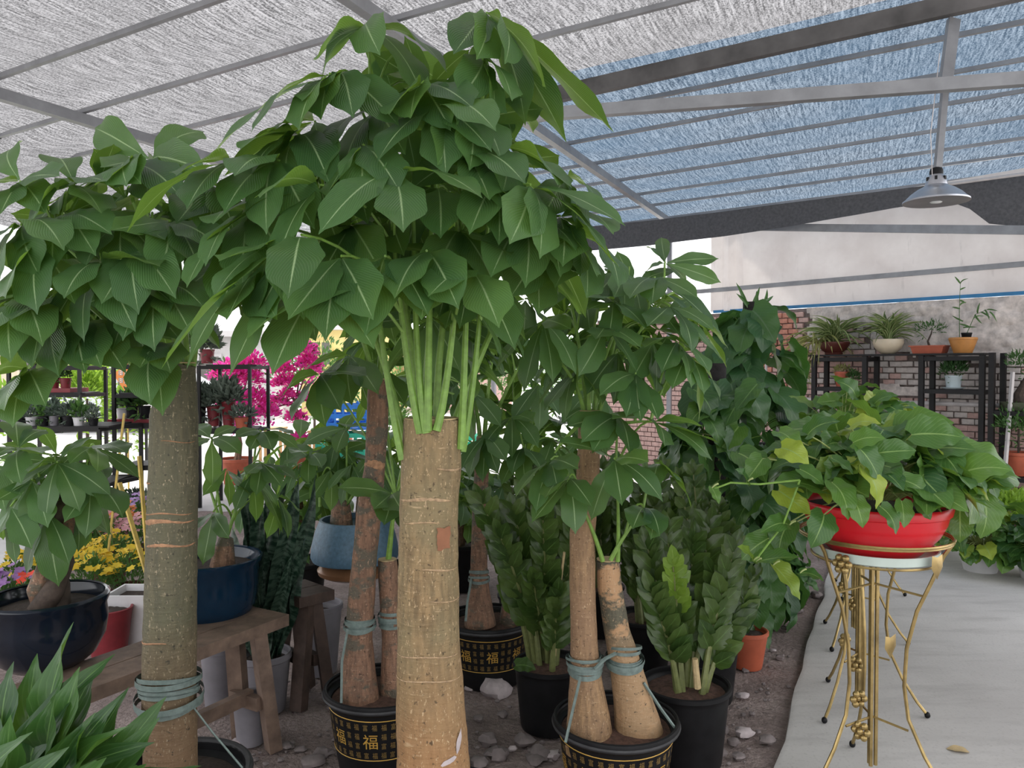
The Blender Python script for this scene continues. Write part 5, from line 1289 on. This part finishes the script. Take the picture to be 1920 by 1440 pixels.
# ------------------------------------------------------------------ flowers beyond the bench
def blooms(root, c, rx, ry, h, n, mat, s, seed, name='blossom', pet=6):
    r = random.Random(seed); mb = MB(); c = V(c)
    for k in range(n):
        a = r.uniform(0, 6.28); q = math.sqrt(r.random()); p = c + V((math.cos(a) * rx * q, math.sin(a) * ry * q, h * (1 - .5 * q * q) * r.uniform(.85, 1.1)))
        nn = V((r.uniform(-.4, .4), r.uniform(-.8, .1), 1)).normalized(); x, y, z = frame(nn, Z)
        for j in range(pet):
            an = 6.283 * j / pet; e = x * math.cos(an) + z * math.sin(an); mb.quadleaf(p, p + e * s + nn * s * .15, nn, s * .8)
    return mb.build(name, mat, root, kind='stuff')
def flowerpot(x, y, R, mat, label, n, s, seed, z=0., h=.14, potm=M_BROWN):
    c = FD(x, y, z); t = thing('flower_pot', label, 'flower pot', c)
    pot(t, c, [(R * .5, 0), (R * .52, 0), (R * .62, .10), (R * .65, .11)], potm, M_SOIL, .09)
    tuft(MB(), c + Z * .10, R * .95, h * .9, 420, .045, .012, seed, .4).build('foliage', M_SMALL, t, kind='stuff'); blooms(t, c + Z * .10, R, R, h, n, mat, s, seed + 1); return t
for k, (x, y, m, lab, R, n) in enumerate((
    (170, 4.3, M_YEL, 'yellow daisy pot beside the dark bowl rim', .20, 40), (245, 4.35, M_YEL, 'yellow daisy pot beside the olive trunk', .20, 40), (205, 4.75, M_YEL, 'yellow daisy pot behind the two other yellow ones', .20, 36),
    (205, 5.35, M_ROSE, 'pale rose flower pot behind the yellow daisies', .20, 44), (262, 5.3, M_ROSE, 'pale rose flower pot close to the olive trunk', .19, 44), (160, 5.2, M_ORAN, 'orange flower pot next to the pale rose ones', .17, 36),
    (232, 5.75, M_ORAN, 'orange flower pot at the back of the flower bed', .17, 30), (200, 6.3, M_ROSE, 'pink flower pot farthest back in the flower bed', .2, 40), (265, 6.2, M_PURP, 'purple flower pot at the back by the olive trunk', .18, 36),
    (18, 3.9, M_PURP, 'lilac flower pot behind the black glazed bowl', .22, 46), (40, 4.3, M_YEL, 'large yellow flower pot behind the lilac flowers', .15, 20), (60, 3.8, M_REDF, 'small red flower pot beside the lilac flowers', .12, 10))):
    flowerpot(x, y, R * .8, m, lab, n, .030, 100 + k * 3, 0, .22)
for k, (x, y, mt, lab) in enumerate(((255, 3.75, M_WHITEP, 'square white planter beside the olive trunk'), (205, 3.6, M_MAROON, 'maroon pot standing behind the black glazed bowl'))):
    c = FD(x, y); t = thing('planter', lab, 'pot', c)
    if k == 0:
        mb = MB(); s0, s1, h = .075, .105, .26
        vs_ = [c + V((a * s, b * s, z)) for z, s in ((0, s0), (h, s1), (h, s1 - .012), (.05, s0 - .01)) for a, b in ((-1, -1), (1, -1), (1, 1), (-1, 1))]
        mb.add(vs_, [(3, 2, 1, 0)] + [(q * 4 + j, q * 4 + (j + 1) % 4, q * 4 + 4 + (j + 1) % 4, q * 4 + 4 + j) for q in range(3) for j in range(4)] + [(12, 13, 14, 15)]).build('body', mt, t, smooth=False)
        MB().box(c + Z * .22, (.17, .17, .02)).build('soil', M_SOIL, t, smooth=False)
    else: pot(t, c, [(.07, 0), (.075, .0), (.10, .2), (.105, .22)], mt, M_SOIL, .2)
for k, (a, b, lab) in enumerate((((274, 1072, 3.55), (224, 905, 3.6), 'bright yellow stake slanting up out of the daisies'), ((268, 940, 3.9), (261, 855, 3.9), 'thin yellow stake close to the olive trunk'), ((222, 870, 4.6), (233, 775, 4.6), 'pale bamboo stake before the open black rack'))):
    e = P(*a); tp_ = P(*b); f = e + (e - tp_) * ((e.z + .02) / (tp_.z - e.z))
    MB().bar(f, tp_, .020, .010).build('plant_stake', M_BAMBOO, smooth=False, label=lab, cat='stake')
# ------------------------------------------------------------------ shelving and pots at the yard side
def shelf(corners, zs, zt, label, plank=True, mat=M_BLACKM, name='plant_rack', pw=.03, top=None):
    a, b, dep = corners; c = (a + b + dep) / 2; t = thing(name, label, 'rack', (c.x, c.y, -.045))
    for p in (a, b, a + dep, b + dep):
        MB().box((p.x, p.y, zt / 2 - .022), (pw, pw, zt + .045)).build('post', mat, t, smooth=False)
    for z in zs:
        for p, q in ((a, b), (a + dep, b + dep), (a, a + dep), (b, b + dep)): MB().bar(p + Z * z, q + Z * z, .028, .035).build('rail', mat, t, smooth=False)
        if plank:
            m = dep * .5; MB().bar(a + m + Z * (z + .022), b + m + Z * (z + .022), dep.length, .014).build('board', mat, t, smooth=False)
    return t
def fl(x, y): p = FD(x, y); return V((p.x, p.y, 0))
shelf((fl(-80, 6.6), fl(188, 6.75), V((.1, .55, 0))), (.30, .80), .80, 'low black plant table crowded with small succulents')
shelf((fl(20, 7.6), fl(152, 7.7), V((.05, .4, 0))), (1.06, 1.33), 1.33, 'black rack holding a maroon tray of small red pots')
shelf((fl(216, 7.3), fl(300, 7.35), V((.05, .42, 0))), (.38, .78, 1.07, 1.34), 1.36, 'tall open black rack beside the orange diamond sign')
shelf((fl(375, 7.6), fl(470, 7.7), V((.05, .42, 0))), (.70, 1.34), 1.36, 'black rack holding tall maroon pots before the bougainvillea')
def minipot(x, y, z, r, h, mat, label, pl, seed, group=None, fh=.08, fr=None, n=90, cat='potted plant', lf=None):
    c = fl(x, y) + Z * z; t = thing('small_pot', label, cat, c, group)
    pot(t, c, [(r * .75, 0), (r * .78, 0), (r * .98, h * .9), (r * 1.05, h * .92), (r * 1.05, h)], mat, M_SOIL, h * .85, .006, 20)
    tuft(MB(), c + Z * h, fr or r * 1.2, fh, n, fh * .55, fh * .25, seed, .3).build('foliage', pl, t, kind='stuff')
G1 = 'little succulent pots on the low plant table'
r = random.Random(3)
for k in range(20):
    x = -30 + 215 * (k % 10) / 9.5; y = 6.78 + .25 * (k // 10)
    minipot(x + r.uniform(-5, 5), y, .83, r.uniform(.040, .050), r.uniform(.06, .09), (M_WHITEP, M_BLACKP, M_GREYP, M_BLACKP)[(k * 3) % 4], ('white', 'black', 'grey', 'black')[(k * 3) % 4] + ' little pot of ' + ('grey', 'grey', 'green')[k % 3] + ' succulent on the low plant table', (M_GREY, M_GREY, M_SMALL)[k % 3], 200 + k, G1, r.uniform(.07, .13))
G2 = 'small pots set out on the ground beyond the flowers'
for k in range(18):
    x = 130 + 150 * (k % 6) / 5.; y = 6.55 + .34 * (k // 6)
    minipot(x + r.uniform(-3, 3), y, -.04, .06, .10, (M_MAROON, M_BROWN, M_BLACKP)[k % 3], ('maroon', 'brown', 'black')[k % 3] + ' small pot of ' + ('grey', 'green', 'grey')[(k // 2) % 3] + ' foliage on the ground beyond the flower pots', (M_GREY, M_SMALL, M_GREY)[(k // 2) % 3], 600 + k, G2, .12, .07, 120)
o = MB().box(fl(95, 7.9) + Z * 1.105, (.62, .34, .05)).build('maroon_tray', M_MAROON, smooth=False, label='maroon plastic tray on the black rack', cat='tray')
for k in range(4):
    minipot(60 + k * 22, 7.85, 1.13, .054, .10, M_MAROON, 'small red pot of green seedlings in the maroon tray', M_SMALL, 230 + k, 'red pots in the maroon tray', .09)
minipot(70, 7.8, 1.36, .075, .16, M_BLACKP, 'black pot standing on top rail of the rack with maroon tray', M_SMALL, 240)
minipot(92, 7.8, 1.36, .06, .15, M_ORANGE, 'orange pot beside the black pot on rack top', M_SMALL, 241)
o = MB().box(fl(258, 7.55) + Z * .825, (.42, .3, .03)).build('maroon_tray', M_MAROON, smooth=False, label='flat maroon tray under the two black pots', cat='tray')
for k, x in enumerate((250, 273)): minipot(x, 7.5, .845, .055, .12, M_BLACKP, 'square black pot of feathery grey-green plant on flat tray', M_SMALL, 245 + k, 'black pots on the flat maroon tray', .16, .13, 160)
minipot(232, 7.5, .845, .06, .10, M_WHITEP, 'white pot beside the two black pots on flat tray', M_GREY, 248, None, .14)
for k, (x, z, r_, h, m, lab) in enumerate(((376, .75, .06, .20, M_BLACKP, 'tall black pot with dusty grey shrub next to maroon pots'), (402, .75, .065, .20, M_MAROON, 'tall maroon pot with dusty grey shrub'), (430, .75, .068, .25, M_MAROON, 'tallest maroon pot, near the bougainvillea blossom'), (391, 1.38, .07, .14, M_MAROON, 'small red pot on the top board of the rack'))):
    minipot(x, 7.78, z, r_, h, m, lab, M_GREY, 250 + k, None, .20, .115, 260)
minipot(455, 7.7, .74, .07, .10, M_TERRA, 'terracotta pot with grey succulent at the rack end', M_GREY, 260, None, .12, .12, 160)
# orange diamond sign on a plant stake
c = P(238, 706, 8.6); t = thing('diamond_sign', 'orange diamond-shaped sign with two rows of white lettering', 'sign', (c.x, c.y, -.045))
s = .155
MB().add([c + V((a, b, q)) for b in (-.004, .004) for a, q in ((s, -.03), (.03, s), (-s, .03), (-.03, -s))], [(0, 1, 2, 3), (7, 6, 5, 4)] + [(j, 4 + j, 4 + (j + 1) % 4, (j + 1) % 4) for j in range(4)]).build('board', M_SIGN, t, smooth=False)
mb = MB()
for zz in (.03, -.055):            # too blurred to read in the photograph: blocks of white strokes
    for k in range(3):
        o_ = c + V(((k - 1) * .066, -.006, zz - (k - 1) * .012))
        for q in (-.020, 0, .020): mb.box(o_ + Z * q, (.050, .002, .010))
        for q in (-.018, .016): mb.box(o_ + V((q, 0, 0)), (.010, .002, .054))
mb.build('lettering', M_SIGNW, t, smooth=False, kind='stuff')
MB().tube([(c.x, c.y + .01, -.04), (c.x, c.y + .01, c.z - .1)], .01, 6).build('stake', M_BAMBOO, t)
# lime green shrubs in the yard
for k, (x, y, rx, zc, rz, lab, m) in enumerate(((165, 9.6, .30, .95, .45, 'lime green shrub growing between the racks', M_LIME), (150, 12, .5, 1.2, .8, 'pale green young tree behind the racks', M_LIME), (238, 11, .35, .55, .5, 'lime green bush under the diamond sign', M_LIME), (20, 10, .6, .6, .6, 'yellow-green bush behind the succulent table', M_LIME), (590, 14, .9, 1.0, .9, 'grey-green shrub beside the bougainvillea trees', M_SMALL), (705, 11.2, .55, .45, .5, 'green bush beside the crates', M_SMALL), (890, 13.5, 1.0, .9, .9, 'large green bush behind the tan trunk', M_SMALL), (1080, 14.5, 1.1, .9, 1.0, 'broad green bush at the far side of the yard', M_SMALL), (745, 15.5, .9, .9, .9, 'rounded bush left of the tan trunk', M_SMALL))):
    c = fl(x, y); t = thing('shrub', lab, 'shrub', (c.x, c.y, -.045))
    MB().tube([(c.x, c.y, -.045), (c.x, c.y, zc)], [.03, .015], 6).build('stem', M_BARKB, t)
    tuft(MB(), c + Z * zc, rx, rz, 900, .10, .05, 300 + k, .3).build('foliage', m, t, kind='stuff')
# bougainvillea
def bougain(x, y, blobs, label, seed, th=.4, potm=M_TERRA, pr=.2):
    c = fl(x, y); c.z = -.045; t = thing('bougainvillea', label, 'flowering plant', c)
    pot(t, c, [(pr * .7, 0), (pr * .75, 0), (pr, .26), (pr * 1.06, .27), (pr * 1.06, .30)], potm, M_SOIL, .27)
    mb = MB(); hub = c + Z * th
    MB().tube([c + Z * .25, c + V((.03, 0, .25 + (th - .25) * .5)), hub], [.045, .035, .025], 8, True, .2).build('trunk', M_BARKR, t)
    for k, (bx, by, dd, rx, rz, n) in enumerate(blobs):
        q = P(bx, by, y + dd); MB().tube(curve(hub, q, .05), [.016, .014, .012, .01, .008, .006, .005], 5).build('branch', M_BARKR, t)
        tuft(MB(), q, rx, rz, n, .055, .045, seed + k, .2).build('blossom', M_PINK, t, kind='stuff')
        tuft(MB(), q, rx, rz, n // 8, .06, .03, seed + k + 50, .2).build('foliage', M_SMALL, t, kind='stuff')
    return t
bougain(445, 9.2, [(425, 710, 0, .20, .22, 420), (460, 720, .1, .22, .28, 520), (475, 760, 0, .22, .20, 420), (440, 770, .1, .22, .2, 380), (500, 780, 0, .16, .12, 240), (470, 690, .2, .2, .2, 300), (415, 745, .1, .12, .14, 160), (455, 800, -.1, .16, .12, 220)], 'magenta bougainvillea in full bloom behind the maroon pots', 400, .7)
bougain(555, 9.8, [(570, 665, 0, .17, .18, 340), (580, 690, 0, .17, .16, 340), (530, 700, 0, .18, .16, 300), (535, 725, 0, .2, .15, 320), (500, 775, -.1, .14, .10, 220), (520, 760, -.1, .16, .10, 240), (540, 745, 0, .12, .1, 160), (590, 755, 0, .12, .12, 140), (556, 790, 0, .16, .14, 180), (560, 830, -.1, .12, .16, 160), (590, 700, .1, .1, .12, 100)], 'slender-trunked bougainvillea tree with scattered magenta sprays', 430, .9)
bougain(640, 13, [(660, 700, 0, .3, .2, 260), (620, 720, 0, .25, .2, 200), (650, 730, 0, .2, .15, 160)], 'distant bougainvillea between the shrubs and yellow house', 460, .9)
# crates
def crate(x, y, z, sz, mat, label):
    c = fl(x, y) + Z * z; t = thing('plastic_crate', label, 'crate', c); a, b, h = sz
    MB().box(c + Z * .01, (a, b, .02)).build('base', mat, t, smooth=False)
    for (p, q) in (((-a / 2, -b / 2), (a / 2, -b / 2)), ((a / 2, -b / 2), (a / 2, b / 2)), ((a / 2, b / 2), (-a / 2, b / 2)), ((-a / 2, b / 2), (-a / 2, -b / 2))):
        for zz in (.06, .16, h - .05): MB().bar(c + V((*p, zz)), c + V((*q, zz)), .02, .05).build('slat', mat, t, smooth=False)
        for k in range(6): e = V((*p, 0)).lerp(V((*q, 0)), k / 6); MB().bar(c + e + Z * .01, c + e + Z * h, .02, .025, V((0, 1, 0))).build('rib', mat, t, smooth=False)
for k, (x, z, m, lab) in enumerate(((645, -.045, M_CGREEN, 'green plastic crate at the bottom of the crate stack'), (645, .285, M_CGREEN, 'green plastic crate in the middle of the stack'), (665, .615, M_CBLUE, 'blue plastic crate on top of the green crates'), (618, -.045, M_CBLUE, 'blue plastic crate standing on the ground beside the stack'), (860, .5, M_CGREEN, 'green crate seen past the shoots of the tan trunk'))):
    if k == 4: z = -.045
    crate(x, 9.0 + .05 * k + (3 if k == 4 else 0) - (.0 if k != 3 else .6), z, (.55, .38, .32), m, lab)
# wooden stools in the yard
for k, (x, y, lab) in enumerate(((512, 11.5, 'pale wooden stool under the magenta sprays'), (605, 11, 'brown wooden stool beside the blue crate'))):
    c = fl(x, y); t = thing('stool', lab, 'stool', (c.x, c.y, -.045)); MB().box(c + Z * .43, (.36, .30, .03)).build('seat', M_WOODL, t, smooth=False)
    for a in (-.15, .15):
        for b in (-.12, .12): MB().box(c + V((a, b, .185)), (.035, .035, .46)).build('leg', M_WOODL, t, smooth=False)
# parked car and buildings across the yard
c = fl(255, 17); t = thing('parked_car', 'silver grey car parked across the yard behind the racks', 'car', (c.x, c.y, -.045))
pr = [(-2.1, .25), (-2.15, .6), (-2.0, .82), (-1.2, .92), (-.6, 1.38), (.7, 1.42), (1.5, .98), (2.1, .9), (2.2, .55), (2.15, .25)]
mb = MB(); m = len(pr)
mb.v = [c + V((x * .95, y, z - .045)) for y in (-.85, .85) for x, z in pr]; mb.f = [tuple(range(m)), tuple(reversed(range(m, 2 * m)))] + [(j, m + j, m + (j + 1) % m, (j + 1) % m) for j in range(m)]
mb.build('body', M_CARB, t, smooth=False)
for x0, x1 in ((-1.05, -.05), (.05, 1.2)):
    MB().add([c + V((x0 * .95 + (.0 if x0 > -1 else .05), -.86, .90)), c + V((x1 * .95, -.86, .92)), c + V((min(x1, .7) * .93, -.86, 1.31)), c + V((max(x0, -.55) * .95, -.86, 1.29))], [(0, 1, 2, 3)]).build('side_window', M_GLASSD, t, smooth=False)
for x in (-1.3, 1.35):
    w = MB(); w.tube([c + V((x, -.88, .26)), c + V((x, -.68, .26))], .30, 20); w.build('wheel', M_BLACKP, t)
def building(c, w, dp, h, mat, label, wins, roofm, rh=.25, rz=0.):
    t = thing('building', label, 'building', (c.x, c.y, -.045))
    MB().box((c.x, c.y + dp / 2, h / 2 - .045), (w, dp, h)).build('wall', mat, t, smooth=False)
    MB().box((c.x, c.y + dp / 2 - .15, h + rh / 2 - .045), (w + .5, dp + .5, rh)).build('roof', roofm, t, smooth=False)
    for (x, z, ww, hh) in wins:
        f = MB().box((c.x + x, c.y - .02, z), (ww + .14, .06, hh + .14)).build('window', mat, t, smooth=False)
        MB().box((c.x + x, c.y - .055, z), (ww, .02, hh)).build('pane', M_WINB, f, smooth=False)
    return t
y = 22.; q = lambda px_: (px_ - 960) / FPX * y
building(V(((q(565) + q(720)) / 2, y, 0)), q(720) - q(565), 5, 2.42, M_YELB, 'yellow single-storey house with dark windows across the yard', [(q(589) - (q(565) + q(720)) / 2, 1.72, .22, .62), (q(612) - (q(565) + q(720)) / 2, 1.72, .22, .62), (q(640) - (q(565) + q(720)) / 2, 1.4, .25, .75), (q(690) - (q(565) + q(720)) / 2, 1.5, .4, .8)], M_PVC)
y = 20.; building(V(((q(330) + q(515)) / 2, y, 0)), q(515) - q(330), 1.4, 2.15, M_GREYB, 'pale grey brick house left of the yellow one', [(-.4, 1.3, .5, .6), (.6, 1.3, .4, .6)], M_GREYB, .15)
y = 24.; building(V(((q(790) + q(960)) / 2, y, 0)), q(960) - q(790), 4, 2.2, M_BRICKP, 'faded brick building right of the yellow house', [(0, 1.4, .6, .8)], M_PVC)
y = 18.; building(V(((q(-120) + q(120)) / 2, y, 0)), q(120) - q(-120), 4, 2.0, M_CREAM, 'cream low building beyond the succulent table', [(-.5, 1.2, .6, .6), (.8, 1.2, .6, .6)], M_PVC)
# white notice board with lilac rows
c = P(287, 708, 10.5); t = thing('notice_board', 'white notice board with lilac striped rows behind the rack', 'board', (c.x, c.y, -.045))
MB().box((c.x, c.y, c.z - .1), (.26, .03, .62)).build('panel', M_BOARD, t, smooth=False)
for k in range(4): MB().box((c.x, c.y - .02, c.z + .08 - k * .07), (.2, .006, .03)).build('row', M_LILAC, t, smooth=False)
for a in (-.1, .1): MB().box((c.x + a, c.y, (c.z - .4) / 2 - .022), (.03, .03, c.z - .4 + .045)).build('leg', M_BLACKM, t, smooth=False)
# ------------------------------------------------------------------ stones on the bare earth
def stone(x, y, s, mat, label, seed, group=None):
    c = onz(x, y, 0.0); r = random.Random(seed)
    o = MB().ball(c + Z * s * .18, (s * r.uniform(.5, .62), s * r.uniform(.38, .5), s * r.uniform(.24, .36)), 9, 6, .55, seed * 1.37).build('stone', mat, loc=c, smooth=True, label=label, cat='stone', group=group)
stone(928, 1300, .125, M_STONEP, 'largest pale knobbly stone behind the sawn tan trunk', 1)
stone(883, 1292, .05, M_STONEP, 'rounded pale pebble next to the largest stone', 2)
r = random.Random(12); G = 'stones scattered on the bare earth'; LBL = 'rough grey stone lying among others scattered on the bare earth'
SP = [(940, 1262, .1), (915, 1395, .07), (935, 1420, .08), (985, 1392, .07), (1010, 1420, .08), (960, 1405, .03), (900, 1350, .04), (945, 1340, .04), (985, 1345, .04), (900, 1432, .06), (1035, 1420, .05), (1000, 1432, .06), (540, 1400, .05), (605, 1420, .06), (560, 1405, .04), (445, 1400, .05), (590, 1435, .08), (400, 1330, .04), (620, 1330, .04),
      (1360, 1370, .04), (1395, 1380, .07), (1375, 1395, .05), (1440, 1395, .06), (1420, 1230, .05), (1460, 1235, .04), (1485, 1120, .06), (1530, 1118, .07), (1500, 1150, .05), (1440, 1160, .06), (1470, 1180, .04), (1395, 1305, .05), (1410, 1340, .03), (1350, 1415, .05), (1385, 1420, .05), (1330, 1435, .05), (1452, 1220, .03), (1400, 1260, .03), (1440, 1300, .02), (1385, 1240, .04), (1480, 1290, .02)]
for k, (x, y, s) in enumerate(SP): stone(x + r.uniform(-3, 3), y + r.uniform(-3, 3), s * .95, M_STONE if k % 5 else M_STONEP, LBL if k % 5 else 'pale stone lying among the grey ones on the bare earth', 10 + k, G)
grav = MB()
for k in range(150):
    x, y = r.uniform(880, 1480), r.uniform(1130, 1436)
    p = onz(x, y)
    if (p - E0).dot(V((.9, -.436, 0))) > -.06: continue
    s = r.uniform(.008, .020); grav.ball(p + Z * s * .15, (s * .6, s * .5, s * .35), 6, 4, .4, k)
for k in range(60):
    p = onz(r.uniform(380, 740), r.uniform(1250, 1436)); s = r.uniform(.008, .024); grav.ball(p + Z * s * .15, (s * .6, s * .5, s * .35), 6, 4, .4, k)
grav.build('gravel', M_STONE, kind='stuff', label='fine grit and gravel strewn over the bare earth', cat='gravel')
# dry leaf on the path
c = onz(1818, 1412, PZ)
o = bpy.data.objects.new('dry_leaf', leafmesh('zz', M_CUT, 3)); COL.objects.link(o); o.location = c + Z * .002; o.scale = (.04, .07, .07); o.rotation_euler = (0, 0, 1.2); tag(o, 'single curled dry leaf lying on the concrete path', 'leaf')
